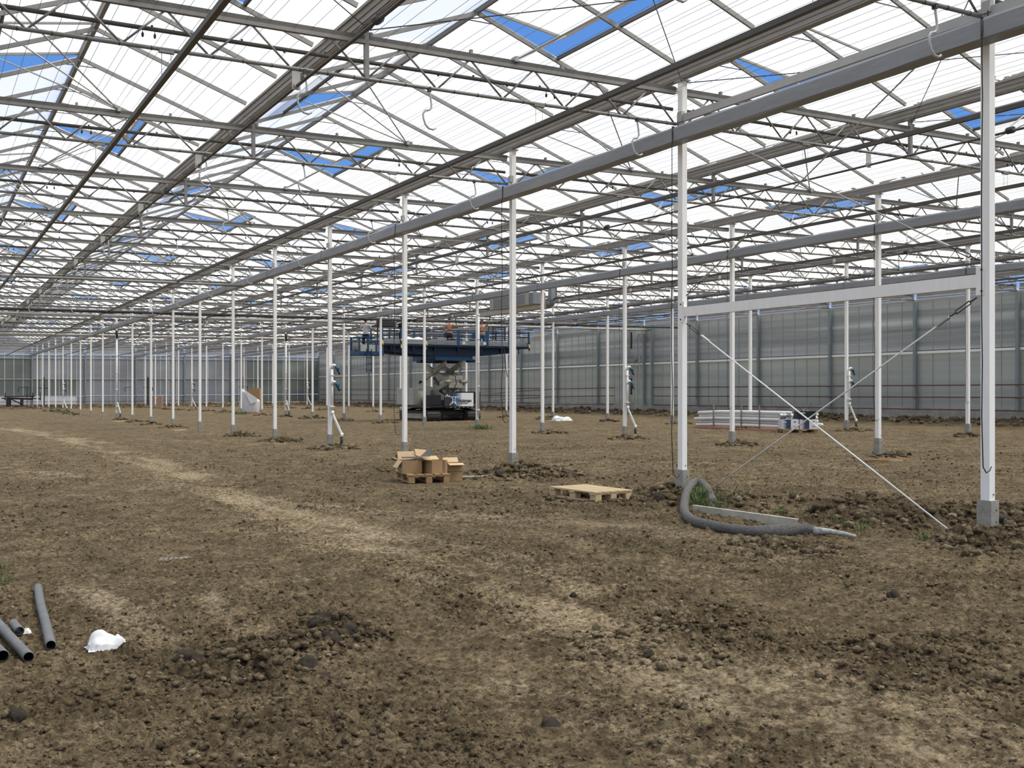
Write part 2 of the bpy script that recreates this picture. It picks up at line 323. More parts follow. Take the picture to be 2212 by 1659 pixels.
# loose clods lying on the soil: one heap of lumps nobody could count
def lumps(n,pick,seed,sizes,sub=0):
    rg=np.random.RandomState(seed); import bmesh
    bm=bmesh.new(); bmesh.ops.create_icosphere(bm,subdivisions=1+sub,radius=1); bv=np.array([v.co[:] for v in bm.verts]); bf=np.array([[v.index for v in f.verts] for f in bm.faces]); bm.free()
    P=pick(rg,n); n=len(P); x=P[:,0];y=P[:,1]; sz=P[:,2]
    z=ground(x,y)[0]
    V=np.empty((n,len(bv),3)); 
    a=rg.uniform(0,6.28,n); s3=rg.uniform(.6,1.25,(n,3)); s3[:,2]*=.72
    jit=1+rg.uniform(-.34,.34,(n,len(bv),1))
    L_=bv[None]*jit*s3[:,None,:]*sz[:,None,None]
    c,s_=np.cos(a)[:,None],np.sin(a)[:,None]
    V[...,0]=L_[...,0]*c-L_[...,1]*s_+x[:,None]; V[...,1]=L_[...,0]*s_+L_[...,1]*c+y[:,None]; V[...,2]=L_[...,2]+z[:,None]+sz[:,None]*.25
    Fc=(bf[None]+(np.arange(n)*len(bv))[:,None,None]).reshape(-1,3)
    me=bpy.data.meshes.new('soil_clods'); me.vertices.add(n*len(bv)); me.vertices.foreach_set('co',V.ravel().astype(np.float32)); nf=len(Fc); me.loops.add(nf*3); me.loops.foreach_set('vertex_index',Fc.ravel().astype(np.int32)); me.polygons.add(nf)
    me.polygons.foreach_set('loop_start',np.arange(0,nf*3,3,dtype=np.int32)); me.polygons.foreach_set('loop_total',np.full(nf,3,np.int32)); me.update(calc_edges=True)
    _,r2,t2=relief(x,y); rep=len(bv)
    for nm,vv in(('dry',np.clip(t2*.6+rg.uniform(-.1,.75,n)**2,0,1)),('rough',np.clip(r2*rg.uniform(.3,1.15,n),0,1.4))):
        at=me.attributes.new(nm,'FLOAT','POINT'); at.data.foreach_set('value',np.repeat(vv,rep).astype(np.float32))
    me.materials.append(M['soil']); me.polygons.foreach_set('use_smooth',np.ones(nf,bool)); return me
def pickA(rg,n):
    r=3.4*np.exp(rg.uniform(0,1,n*3)*math.log(9)); a=TH+rg.uniform(-.56,.56,n*3); x=CX+r*np.sin(a); y=CY+r*np.cos(a)
    _,ro,t=relief(x,y); k=rg.uniform(0,1,n*3)<(ro-.12)*1.3; x,y,ro,r=x[k],y[k],ro[k],r[k]; x,y,ro,r=x[:n],y[:n],ro[:n],r[:n]
    sz=.005+.026*rg.uniform(0,1,len(x))**4.5*np.clip(ro,.3,1.2); return np.stack([x,y,sz*(1+.02*r)],1)
me=lumps(42000,pickA,3,None); o=put('soil_clods',me,fl); o['kind']='stuff'
def pickB(rg,n):
    o=[]
    for mx_,my,r,h in MOUNDS:
        d=math.hypot(mx_-CX,my-CY); m=int(min(260,40+1500*r*r*h*18/(1+d*.12)))
        for _ in range(m):
            a=rg.uniform(0,6.28); q=r*1.15*math.sqrt(rg.uniform(0,1)); sz=.014+.060*rg.uniform()**3.0*(.6 if d<9 else 1.2); o.append((mx_+q*math.cos(a)*1.25,my+q*math.sin(a),sz*(.8+min(d,60)*.012)))
    return np.array(o)
me=lumps(0,pickB,5,None,0); o=put('heaped_clods',me,fl); o['kind']='stuff'
def pickC(rg,n):
    x=np.concatenate([rg.uniform(26.6,28.6,1500),rg.uniform(-6,28,1600)]); y=np.concatenate([rg.uniform(8,103,1500),rg.uniform(100.8,104.2,1600)]); return np.stack([x,y,rg.uniform(.04,.16,3100)],1)
me=lumps(0,pickC,6,None,0); o=put('berm_clods',me,fl); o['kind']='stuff'
# ------------------------------------------------------------------ ceiling: gutters, ridges, glazing bars, film panels, vents
U0,U1=-21.667,105.
ROT=(-.0008,-.007,0)
ceil=thing('ceiling','x',None,(0,0,0),ROT,kind='structure'); del ceil['label']
RZ,GZ,HD=7.105,6.255,2.29
SL=(RZ-GZ)/HD; ANG=math.atan(SL); SLEN=math.hypot(HD,RZ-GZ)
GUT=[-33.6+4.8*i for i in range(14)]       # -33.6 .. 28.8
RID=[g+2.4 for g in GUT[:-1]]
gp_=[(-.05,6.01),(.05,6.01),(.05,6.03),(.065,6.03),(.075,6.09),(.09,6.09),(.105,6.15),(.13,6.15),(.13,6.185),(.08,6.185),(.04,6.11),(-.04,6.11),(-.08,6.185),(-.13,6.185),(-.13,6.15),(-.105,6.15),(-.09,6.09),(-.075,6.09),(-.065,6.03),(-.05,6.03)]
for g in GUT:
    MB().prof(gp_,U0,U1,g).build('gutter','alu',ceil)
for r in RID:
    MB().prof([(-.03,RZ-.01),(.03,RZ-.01),(.045,RZ+.06),(0,RZ+.085),(-.045,RZ+.06)],U0,U1,r).build('ridge_beam','galv',ceil)
def isvent(side,u,r):     # vents: two bars wide, every ten metres, staggered from slope to slope
    o=(u-3.333)%10 if side>0 else (u-8.333)%10
    return o<3.32
us=[3.3333-25+i*5/3 for i in range(77)]
dist=lambda x,y:math.hypot(x-CX,y-CY)
def inview(x,y,z=6.5):
    dx,dy=x-CX,y-CY; Z=dx*math.sin(TH)+dy*math.cos(TH); X=dx*math.cos(TH)-dy*math.sin(TH)
    if Z<1: return False
    px=1106+F*X/Z; py=Y0-F*(z-CZ)/Z; return -250<px<2450 and py>-350
bars=[];pans=[]
for r in RID:
    for side in(1,-1):
        for u in us:
            if u<U0-.01 or u>U1+.01: continue
            bars.append((r,side,u)); pans.append((r,side,u))
bars.sort(key=lambda b:(not inview(b[0]+b[1]*1.2,b[2]),dist(b[0],b[2]))); pans.sort(key=lambda b:(not inview(b[0]+b[1]*1.2,b[2]+.8),dist(b[0],b[2]+.8)))
barme={}
for s_ in(1,-1): barme[s_]=MB().bar((0,0,-.02),(s_*HD,0,-.02-(RZ-GZ)),.032,.062).mesh('glazing_bar','galv')
for r,s_,u in bars[:300]: put('glazing_bar',barme[s_],ceil,(r,u,RZ+.01))
mb=MB()
for r,s_,u in bars[300:]: mb.bar((r,u,RZ-.01),(r+s_*HD,u,GZ-.01),.032,.062)
mb.build('glazing_bar_run','galv',ceil,kind='stuff')
mb=MB()
for r,s_,u in bars[:420]:
    if s_>0: mb.bar((r-.30,u+.05,RZ-.115),(r+.30,u+.05,RZ-.115),.012)
mb.build('ridge_tie','galvd',ceil,kind='stuff')
def sheet(x0,x1,side,name,mm,r=0,u=0,w=5/3,z0=RZ+.035,me=None,uvs=None):
    pass
def sheetmesh(d0,d1,side,w,m):       # film between slope distances d0..d1 below the ridge, local origin on the ridge
    me=bpy.data.meshes.new('film_sheet'); c,s=math.cos(ANG),math.sin(ANG); n=2
    vs=[];fs=[];uv=[]
    for i,d in enumerate((d0,(d0+d1)/2,d1)):
        for y in(0,w): vs.append((side*d*c,y,-d*s)); uv.append((y,d))
    fs=[(0,1,3,2),(2,3,5,4)]; me.from_pydata(vs,[],fs); ul=me.uv_layers.new(name='UVMap')
    for lp in me.loops: ul.data[lp.index].uv=uv[lp.vertex_index]
    me.materials.append(M[m]); return me
VD=1.46                              # vent length down the slope
pm={(s_,v):sheetmesh(VD+.02 if v else 0,SLEN+.10,s_,5/3,'film') for s_ in(1,-1) for v in(0,1)}
for r,s_,u in pans[:300]: put('roof_panel',pm[(s_,1 if isvent(s_,u,r) else 0)],ceil,(r,u,RZ+.045))
vs=[];fs=[];uv=[]
c_,s_a=math.cos(ANG),math.sin(ANG)
for r,s_,u in pans[300:]:
    if u>U1-1: continue
    b=len(vs); d0=VD+.02 if isvent(s_,u,r) else 0
    for d in(d0,SLEN+.10):
        for y in(0,5/3): vs.append((r+s_*d*c_,u+y,RZ+.045-d*s_a)); uv.append((u+y,d))
    fs.append((b,b+1,b+3,b+2))
me=bpy.data.meshes.new('roof_sheeting'); me.from_pydata(vs,[],fs); ul=me.uv_layers.new(name='UVMap')
for lp in me.loops: ul.data[lp.index].uv=uv[lp.vertex_index]
me.materials.append(M['film']); put('roof_sheeting',me,ceil,kind='stuff')
# vents: frame, film, push rods
OPEN=math.radians(11.5)
def ventmesh(side):
    W2=3.333; f=MB(); 
    for y in(0.03,W2-.03): f.bar((0,y,0),(side*VD,y,0),.045,.035)
    f.bar((side*VD,0,0),(side*VD,W2,0),.05,.04); f.bar((side*.03,0,0),(side*.03,W2,0),.04,.03); f.bar((0,W2/2,0),(side*VD,W2/2,0),.03,.03)
    sh=bpy.data.meshes.new('vent_sheet'); sh.from_pydata([(0,0,.02),(side*VD,0,.02),(side*VD,W2,.02),(0,W2,.02)],[],[(0,1,2,3)]); sh.materials.append(M['film2'])
    return f.mesh('roof_vent','alu'),sh
vm={s_:ventmesh(s_) for s_ in(1,-1)}
vents=[]
for r in RID:
    for s_ in(1,-1):
        k=-1
        while True:
            u=(3.333 if s_>0 else 8.333)+10*k; k+=1
            if u>100: break
            if inview(r+s_,u+1.6): vents.append((r,s_,u))
vents.sort(key=lambda b:dist(b[0],b[2]))
sill=MB().box((0,1.667,0),(.04,3.333,.05)).mesh('vent_sill','galvd')
for i,(r,s_,u) in enumerate(vents):
    o=put('roof_vent',vm[s_][0],ceil,(r,u,RZ+.07),(0,s_*(ANG-OPEN),0))
    put('vent_sheet',vm[s_][1],o)
    put('vent_sill',sill,ceil,(r+s_*VD*math.cos(ANG),u,RZ+.03-VD*math.sin(ANG)))
    # rods from the push point above the girder to the free edge
    gu=5*round((u+1.667)/5); px=r-s_*.32; e=(r+s_*VD*math.cos(ANG-OPEN),RZ+.07-VD*math.sin(ANG-OPEN))
    if dist(r,u)<75:
        m_=MB()
        for du in(.15,1.667,3.18): m_.tube([(px,gu,5.90),(e[0],u+du,e[1])],.013,6)
        m_.box((px,gu,5.905),(.05,.12,.07)); m_.build('vent_push_rods','galvl',ceil)
# neighbour vents outside the view close their openings with the same film
vs=[];fs=[]
for r in RID:
    for s_ in(1,-1):
        for k in range(-3,11):
            u=(3.333 if s_>0 else 8.333)+10*k
            if (r,s_,u) in [(a,b,round(c,3)) for a,b,c in vents] or any(abs(a-r)<.01 and b==s_ and abs(c-u)<.01 for a,b,c in vents): continue
            b=len(vs); ca,sa=math.cos(ANG-OPEN)*VD,math.sin(ANG-OPEN)*VD
            vs+=[(r,u,RZ+.07),(r+s_*ca,u,RZ+.07-sa),(r+s_*ca,u+3.333,RZ+.07-sa),(r,u+3.333,RZ+.07)]; fs.append((b,b+1,b+2,b+3))
me=bpy.data.meshes.new('vent_sheeting'); me.from_pydata(vs,[],fs); me.materials.append(M['film2']); put('vent_sheeting',me,ceil,kind='stuff')
# ------------------------------------------------------------------ right wall (x = 28.85) and end wall (y = 105.1)
wr=thing('wall_right','x',None,kind='structure'); del wr['label']
WX=28.85
def zr(y): return S(WX,y)
MB().box((WX+.08,45,-.09),(.22,125,1.22)).build('plinth','conc2',wr,loc=(0,0,.33))
prm=MB().box((0,0,2.95),(.10,.14,4.7)).mesh('wall_post','post')
gub=MB().box((0,2.5,5.60),(.05,4.86,.16)).box((-.03,2.5,5.47),(.03,4.86,.05)).box((-.05,2.5,5.76),(.10,4.86,.06)).mesh('eaves_beam','alu')
pu=MB().box((0,.4167,4.25),(.02,.80,2.32)).mesh('pane','pane'); plw=MB().box((0,.4167,1.83),(.02,.80,2.42)).mesh('pane','panel')
mu=MB().box((0,0,3.0),(.035,.03,4.9)).mesh('mullion','galvl')
for k in range(-3,21):
    y=5*k; z=zr(y)
    put('wall_post',prm,wr,(WX-.16,y,z)); put('eaves_beam',gub,wr,(WX-.10,y,z))
    for j in range(6):
        yy=y+j*5/6; q=inview(WX,yy,3)
        put('pane',pu,wr,(WX,yy,z)); put('pane',plw,wr,(WX,yy,z)); put('mullion',mu,wr,(WX-.02,yy,z))
rail=MB().box((0,2.5,3.08),(.05,4.86,.11)).mesh('wall_rail','white'); rail2=MB().box((0,2.5,5.44),(.04,4.9,.05)).mesh('top_rail','white'); rail_shadow=MB().box((0,2.5,3.15),(.06,4.86,.03)).mesh('rail_shadow_line','dark')  # dark strip stands in for the shadow line along the rail top
for k in range(-3,21): put('wall_rail',rail,wr,(WX-.06,5*k,zr(5*k))); put('top_rail',rail2,wr,(WX-.08,5*k,zr(5*k))); put('rail_shadow_line',rail_shadow,wr,(WX-.06,5*k,zr(5*k)))
for k,h in enumerate((1.83,1.32,.79)):
    a=MB().tube([(WX-.24,5,h),(WX-.24,44,h-.03)],.024,8); a.build('heating_pipe','rust',wr,smooth=True)
    b=MB().tube([(WX-.24,48,h-.03),(WX-1.0,54,h-.10),(WX-1.6,59,h-.30),(WX-1.9,61,h-.42)],.024,8).build('heating_pipe','rust',wr,smooth=True)
    b=MB().tube([(WX-.24,57,h-.04),(WX-.24,104,h-.07)],.024,8).build('heating_pipe','rust',wr,smooth=True)
# upper gable infill above the eaves of the end wall and the wall itself
we=thing('wall_back','x',None,kind='structure'); del we['label']
WY=105.1
def ze(x): return S(x,105)
MB().box((6,WY+.12,-.02),(46,.22,.8)).build('plinth','conc2',we)
for x_ in range(-4,7):
    x0=x_*4.8; z=ze(x0)
    put('wall_post',MB().box((0,0,2.8),(.14,.10,5.3)).mesh('wall_post','post'),we,(x0,WY-.12,z)) if x0<28.9 else None
    if x0>=28.8: continue
    for j in range(6):
        xx=x0+j*.8
        low='panew' if xx<3.4 else ('panee' if xx<18 else 'paneg')
        mid='paneg' if xx<0 or 20<xx else 'panee'
        put('pane',MB().box((.4,0,.80),(.77,.02,.80)).mesh('pane',low),we,(xx,WY,z))
        put('pane',MB().box((.4,0,2.05),(.77,.02,1.62)).mesh('pane',mid if low!='panew' else 'paneg'),we,(xx,WY,z))
        put('pane',MB().box((.4,0,3.90),(.77,.02,1.95)).mesh('pane',mid),we,(xx,WY,z))
        put('pane',MB().box((.4,0,5.05),(.77,.02,.33)).mesh('pane','panee'),we,(xx,WY,z))
        put('mullion',MB().box((0,0,2.85),(.03,.03,5.2))  .mesh('mullion','white'),we,(xx,WY-.02,z))
    for h,t_,m_ in((2.89,.07,'galvl'),(4.91,.05,'galvl'),(5.32,.08,'galvl'),(.42,.06,'galvl')):
        put('wall_rail',MB().box((2.4,0,h),(4.66,.05,t_)).mesh('wall_rail',m_),we,(x0,WY-.06,z))
    put('gable_panel',MB().add([(0,0,5.36),(4.8,0,5.36),(4.6,0,6.25),(2.4,0,7.1),(.2,0,6.25)],[(0,1,2,3,4)]).mesh('gable_panel','panee'),we,(x0,WY,z))
for h in(1.12,.62): MB().tube([(-20,WY-.25,h-.14),(28.5,WY-.25,h+.10)],.025,6).build('heating_pipe','dark',we)
# ------------------------------------------------------------------ columns
colm=MB().box((0,0,3.22),(.085,.105,5.62)).mesh('post','white')
foot=MB().prof([(-.062,-.45),(.062,-.45),(.060,.41),(-.060,.41)],-.085,.085).mesh('concrete_foot','conc')
hl=MB()
for z_ in(.31,.19,.135,.08,.03,-.02): hl.tube([(.022,-.0865,z_),(.022,-.080,z_)],.009,8)
hole=hl.mesh('bolt_holes','hole')
bolt=MB().tube([(.015,-.062,.47),(.015,-.05,.47)],.007,6).mesh('bolt','dark')
cap=MB().box((0,0,6.0),(.16,.18,.02)).mesh('head_plate','galvl'); gbk=MB().box((-.07,-.05,5.45),(.06,.10,.12)).mesh('girder_bracket','galvl')
rown={0:'nearest',9.6:'second',19.2:'third'}
def column(v,u,n):
    z=S(v,u); lab='white square steel column on a concrete foot, %s from the right in the %s row'%(ORD[n],rown[v])
    t=thing('steel_column',lab,'column',(v,u,z),group='columns of the %s row'%rown[v])
    put('post',colm,t); put('concrete_foot',foot,t)
    if dist(v,u)<60: put('bolt_holes',hole,t,kind='stuff'); put('bolt',bolt,t)
    put('head_plate',cap,t); put('girder_bracket',gbk,t); return t
for v,st in((0,0),(9.6,2),(19.2,3)):
    for i,k in enumerate(range(st,21)): column(v,5*k,i)
# ------------------------------------------------------------------ lattice girders
LG=9.6; zb,zt=5.37,5.815
tcm=MB().box((4.8,0,zt),(9.42,.06,.045)).mesh('top_chord','galv')
scp=MB().box((4.8,.015,zt+.052),(9.44,.075,.055)).mesh('screen_profile','galvd')
bcm=MB().tube([(.07,0,zb),(9.53,0,zb)],.024,8).mesh('bottom_chord','galv',True)
pip=MB().tube([(.08,.075,5.60),(9.52,.075,5.60)],.026,8).mesh('drive_pipe','galvd',True)
mt=MB()
for i in range(28): mt.tube([(.25+i*.337,0,zb),(.262+i*.337,0,zb)],.027,8)
tie=mt.mesh('cable_ties','dark')
mt=MB()
for i in range(19): mt.box((.3+i*.5,.075,5.632+(-.06 if i%2 else 0)),(.022,.02,.022))
clip=mt.mesh('pipe_clips','dark')
gpo=MB().box((4.8,0,5.70),(.055,.055,.66)).box((4.8,0,6.0),(.14,.1,.02)).mesh('gutter_post','galv')
brk=MB().box((0,0,zt+.095),(.035,.05,.06)).mesh('bracket','galv')
xb=[.14]+[4.8+.945*k for k in range(-4,5)]+[9.46]
dia=[]
for k in range(10):
    a=.0+4.8+.945*(k-5); 
    bl=4.8+.945*(k-5) if k>0 else .10; br=4.8+.945*(k-4) if k<9 else 9.50; tp=4.8+.945*(k-4.5)
    dia.append(((bl+.02,zb+.02),(tp-.02,zt-.02))); dia.append(((tp+.02,zt-.02),(br-.02,zb+.02)))
dm=[MB().tube([(a[0],0,a[1]),(b[0],0,b[1])],.0135,6).mesh('diagonal','galv',True) for a,b in dia]
mt=MB()
for a,b in dia: mt.tube([(a[0],0,a[1]),(b[0],0,b[1])],.0135,4)
web=mt.mesh('diagonals','galv')
mt=MB()
for vx in(2.2,7.4):
    for q in(0,.13): mt.tube([(vx+q,.075,5.575),(vx+q,.075,5.55)],.004,4).tube([(vx+q,.075,5.555),(vx+q,.075,5.535),(vx+q,.075,5.50)],[.006,.017,.011],6)
pul=mt.mesh('pulleys','dark',True)
bayn={-9.6:'left of the nearest columns',0:'between the nearest and second rows',9.6:'between the second and third rows',19.2:'between the third row and right wall'}
for v in(-9.6,0,9.6,19.2):
    n=0
    for k in range(0,21):
        u=5*k
        if not any(inview(v+q,u,5.6) for q in(1,3,5,7,9)): continue
        t=thing('lattice_girder','galvanised lattice roof girder, %s from the camera, %s'%(ORD[n],bayn[v]),'girder',(v,u,S(v,u)),ROT,group='lattice girders %s'%bayn[v]); n+=1
        put('top_chord',tcm,t); put('screen_profile',scp,t); put('bottom_chord',bcm,t); put('drive_pipe',pip,t); put('gutter_post',gpo,t)
        d=dist(v+4.8,u)
        if u<=30:
            for m_ in dm: put('diagonal',m_,t)
            for i in range(7): put('bracket',brk,t,(.75+i*1.37,0,0))
            put('cable_ties',tie,t,kind='stuff'); put('pipe_clips',clip,t,kind='stuff'); put('pulleys',pul,t)
        else: put('diagonals',web,t,kind='stuff')
# girder at the bay beyond the left edge of the picture is not seen and left out
# ------------------------------------------------------------------ screen wires over the girders
rg=random.Random(3); mt=MB(); x=-9.4
while x<28.6:
    zz_=5.885+.007*x; mt.tube([(x,-12,zz_+.01),(x,104.5,zz_-.085)],.0034,3,False); x+=rg.choice((.09,.13,.2,.2,.26,.31))
o=mt.build('screen_wires','galv'); o['kind']='stuff'; o['kind']='stuff'; o['label']='thin parallel screen wires strung over the roof girders'; o['category']='wires'
# ------------------------------------------------------------------ wrapped screen bundles
for i,v in enumerate((0,9.6,19.2)):
    x=v-.20; pts=[];y=-14.9; b=MB(); sec=[(-.082,-.115),(.082,-.115),(.098,-.095),(.10,.08),(.07,.115),(-.07,.115),(-.10,.08),(-.098,-.095)]
    rg=random.Random(i); n=len(sec); first=True; ys=[]
    while y<104.7: ys.append(y); y+=.5
    for j,yy in enumerate(ys):
        zc=5.165+.007*x-.0008*yy-.010*abs(math.sin(yy*math.pi/5))
        for a,c in sec: b.v.append((x+a*(1+rg.uniform(-.05,.05)),yy,zc+c*(1+rg.uniform(-.06,.06))))
        if j:
            for k in range(n): k2=(k+1)%n; q=(j-1)*n; b.f.append((q+k,q+k2,q+n+k2,q+n+k))
    b.f.append(tuple(range(n))); b.f.append(tuple((len(ys)-1)*n+k for k in range(n-1,-1,-1)))
    t=b.build('screen_bundle','bundle',None,False); t['label']=('long silver-grey wrapped screen bundle slung along the %s column row'%rown[v]); t['category']='screen bundle'; t['kind']='thing'; t['group']='wrapped screen bundles along the column rows'
    for k in range(-2,21): 
        st=MB(); zc=5.165+S(x,5*k); st.prof([(-.104,-.105),(.104,-.105),(.104,.118),(-.104,.118)],5*k-.155,5*k-.145,x,zc); st.bar((x,5*k-.15,zc+.11),(x,5*k-.15,zc+.20),.008); st.build('strap','black',t)
# ------------------------------------------------------------------ S-hooks, hanging pipes, shafts
hk=MB().tube([(0,0,0),(.005,0,-.03),(.025,0,-.13),(.03,0,-.21),(.0,0,-.245),(-.06,0,-.26),(-.085,0,-.30),(-.08,0,-.36),(-.055,0,-.43),(-.01,0,-.475),(.05,0,-.485),(.09,0,-.46)],.0135,8).mesh('hook','hookp',True)
cl=MB().box((0,0,.01),(.04,.05,.05)).mesh('clamp','dark')
for j,(v,nm) in enumerate(((-.8,'beside the nearest screen bundle'),(-4.0,'nearest the bay middle'),(-5.62,'left of the bay middle'))):
    for k in range(0,9):
        if not inview(v,5*k,5.2) : continue
        t=thing('wire_hook','grey bent hook under the %s girder, %s'%(ORD[k],nm),'hook',(v,5*k,S(v,5*k)+zb-.03),group='bent hooks under the left bay girders')
        put('hook_rod',hk,t); put('clamp',cl,t)
for j,v in enumerate((-7.2,-2.4,2.4,7.2,12.0,16.8,21.6)):
    z=5.10+.007*v; t=MB().bar((v,-14.8,z),(v,104.6,z-.09),.06,.06).build('hanging_pipe','galvd',None)
    t['label']='grey tube hung on wires under the girders, %s from the left'%ORD[j]; t['category']='pipe'; t['kind']='thing'; t['group']='tubes hung below the girders'
    h=MB()
    for k in range(0,15):
        h=MB(); zk=z-.004*k
        for q in(-.05,.05): h.tube([(v+q,5*k,zk-.01),(v+q,5*k,zk+.25)],.004,4)
        h.box((v,5*k,zk+.245),(.16,.05,.03)); h.build('hanger','galv',t)
for j,v in enumerate((-5.72,3.78,13.4,23.0)):
    z=5.17+.007*v; t=MB().tube([(v,-14.8,z),(v,104.6,z-.09)],.019,8).build('drive_shaft','galvd',None,True)
    t['label']='thin round drive shaft in bearing plates below girders, %s from the left'%ORD[j]; t['category']='shaft'; t['kind']='thing'; t['group']='drive shafts below the girders'
    h=MB()
    for k in range(0,15): zk=z-.004*k; MB().box((v,5*k,zk+.06),(.10,.012,.22)).tube([(v,5*k-.04,zk),(v,5*k+.04,zk)],.035,8).build('bearing_plate','galvl',t)
    MB().tube([(v,2.4,z),(v,2.5,z)],.05,8).tube([(v,12.4,z),(v,12.5,z)],.05,8).build('coupling','dark',t)
# black cords hanging beside the columns
for j,(v,u,zl) in enumerate(((0,0,.75),(0,5,.35),(0,10,1.0),(0,15,.6),(9.6,10,.9),(9.6,15,1.1),(9.6,20,.9),(19.2,15,1.2))):
    x,y=v-.20,u-.17; zt_=5.30+S(v,u); pts=[(x,y,zt_),(x-.10,y,zt_-.06),(x-.12,y,zt_-.3)]
    for q in range(1,8): pts.append((x-.12+.012*math.sin(q*2.1+j),y+.01*math.cos(q*1.7),zt_-.3-(zt_-.3-zl)*q/8))
    pts+=[(x-.10,y,zl+.02),(x-.05,y,zl-.04),(x+.0,y,zl-.02),(x+.03,y,zl+.02)]
    t=MB().tube(pts,.006,6).build('hanging_cord','black',None,True); t['label']='thin black cord dangling beside the %s column from the right, %s row'%(ORD[(u//5)-{0:0,9.6:2,19.2:3}[v]],rown[v]); t['category']='cord'; t['kind']='thing'; t['group']='cords hanging by the columns'
# ------------------------------------------------------------------ wind bracing between the two nearest columns
t=thing('brace_beam','light steel strut bolted between the two rightmost nearest columns','beam',(0,0,0)); 
MB().box((-.01,2.5,2.67),(.07,4.9,.135)).build('strut','white',t)
for y in(.055,4.945): MB().box((-.048,y,2.67),(.012,.09,.30)).build('gusset_plate','white',t)
m_=MB()
for y in(.03,4.97):
    for z_ in(2.56,2.78): m_.tube([(-.062,y,z_),(-.05,y,z_)],.012,8)
m_.build('bolt','dark',t)
t=thing('top_beam','grey rectangular rail between nearest column heads above the wrapped bundle','beam')
MB().bar((-.05,-15,5.30),(-.05,4.95,5.44),.05,.10).build('rail','galvl',t); MB().box((-.05,4.97,5.42),(.06,.10,.24)).build('end_plate','galvl',t)
def brace(a,b,lab,r=.010,rev=False):
    a=Vector(a);b=Vector(b);d=(b-a).normalized(); t=thing('brace_rod',lab,'brace rod',group='white diagonal wind braces')
    MB().tube([a+d*.55,b],r,8).build('rod','pvc' if r>.009 else 'galvl',t,True)
    MB().bar(a+d*.42,a+d*.60,.045,.02).build('end_plate','galvl',t)
    k=MB(); q=Vector((0,0,1)).cross(d).normalized()*.0; s=d.cross(Vector((1,0,0))).normalized()*.018
    k.tube([a+d*.04,a+d*.13],.008,6).tube([a+d*.13+s,a+d*.33+s],.006,6).tube([a+d*.13-s,a+d*.33-s],.006,6).tube([a+d*.13+s,a+d*.13-s],.006,6).tube([a+d*.33+s,a+d*.33-s],.006,6).tube([a+d*.33,a+d*.44],.008,6)
    k.build('turnbuckle','dark',t,True); return t
brace((-.02,4.92,2.52),(-.02,.40,.02),'white diagonal rod from the second nearest column down to the soil right')
brace((-.02,.08,2.52),(.02,4.75,-.02),'thin pale diagonal rod from the rightmost column down behind the black hose',.0095)
brace((-.02,4.92,2.88),(-.02,.3,5.42),'thin diagonal rod rising from the strut to the rightmost column head',.009)
brace((-.02,.08,2.88),(-.02,4.85,5.35),'thin diagonal rod rising from the rightmost column to the next column head',.009)
for j,v in enumerate((-4.8,0,4.8,9.6,14.4)):
    for a,b,w in(((v-4.8,5),(v,0),'leaning right'),((v-4.8,0),(v,5),'leaning left')):
        if not(inview(*a,5.97) or inview(*b,5.97) or inview((a[0]+b[0])/2,2.5,5.97)): continue
        t=MB().tube([(a[0],a[1],5.97+S(*a)),(b[0],b[1],5.97+S(*b))],.007,6).build('roof_cable','galvd',None,True)
        t['label']='thin steel bracing cable under the roof, %s span from left, %s'%(ORD[j],w); t['category']='cable'; t['kind']='thing'; t['group']='roof bracing cables'
# ================================================================== things on the ground and in the hall
def at(px,py,z=None):
    x,y=gpx(px,py,0 if z is None else z)
    if z is None:
        for _ in range(4): x,y=gpx(px,py,S(x,y))
    return x,y
def z0(x,y): return gmean(x,y)
# irrigation risers on the columns
def riser(v,u,lab):
    z=S(v,u); t=thing('irrigation_riser',lab,'pipe',(v,u,z),group='white irrigation risers with valves'); x=.02; y=-.115
    MB().tube([(x,y,1.02),(x,y,2.24)],.037,12).build('riser_pipe','pvc',t,True)
    MB().tube([(x,y,1.04),(x+.02,y-.01,.93),(x+.22,y-.09,.44),(x+.235,y-.095,.36)],.036,12).build('offset_pipe','pvc',t,True)
    MB().tube([(x+.235,y-.095,.40),(x+.235,y-.095,-.12)],.040,12).build('buried_pipe','black',t,True)
    for a,b in((.93,1.04),(.34,.45)):
        q=.235 if a<.5 else .01; yy=-.095 if a<.5 else 0; MB().tube([(x+q,y+yy,a),(x+q,y+yy,b)],.045,12).build('coupling','pvc',t,True)
    for z_ in(1.15,1.99): MB().box((x,y,z_),(.12,.10,.02)).build('pipe_clamp','pvc',t)
    for z_ in(2.20,1.76):
        MB().tube([(x,y,z_-.05),(x,y,z_+.03),(x+.03,y-.02,z_+.055),(x+.08,y-.03,z_+.04)],.042,12).build('elbow','pvc',t,True)
        w=MB().tube([(x+.08,y-.03,z_+.04),(x+.12,y-.04,z_-.02),(x+.15,y-.05,z_-.10)],[.034,.046,.036],12).build('valve','teal',t,True)
        MB().tube([(x+.15,y-.05,z_-.10),(x+.19,y-.06,z_-.19)],[.03,.024],12).build('nozzle','black',w,True)
        MB().box((x+.155,y-.05,z_-.01),(.11,.02,.02),(0,.9,0)).build('lever','teal',w)
riser(0,20,'white irrigation riser with two blue valves on the fifth nearest column')
riser(9.6,20,'white irrigation riser with valves on the second row, right of the lift')
riser(19.2,20,'white irrigation riser with valves right of the stacked white pipes')
riser(0,80,'small distant white riser with valves on the far nearest-row column')
riser(9.6,80,'distant white irrigation riser left of the large white sack')
riser(19.2,80,'distant white irrigation riser right of the large white sack')
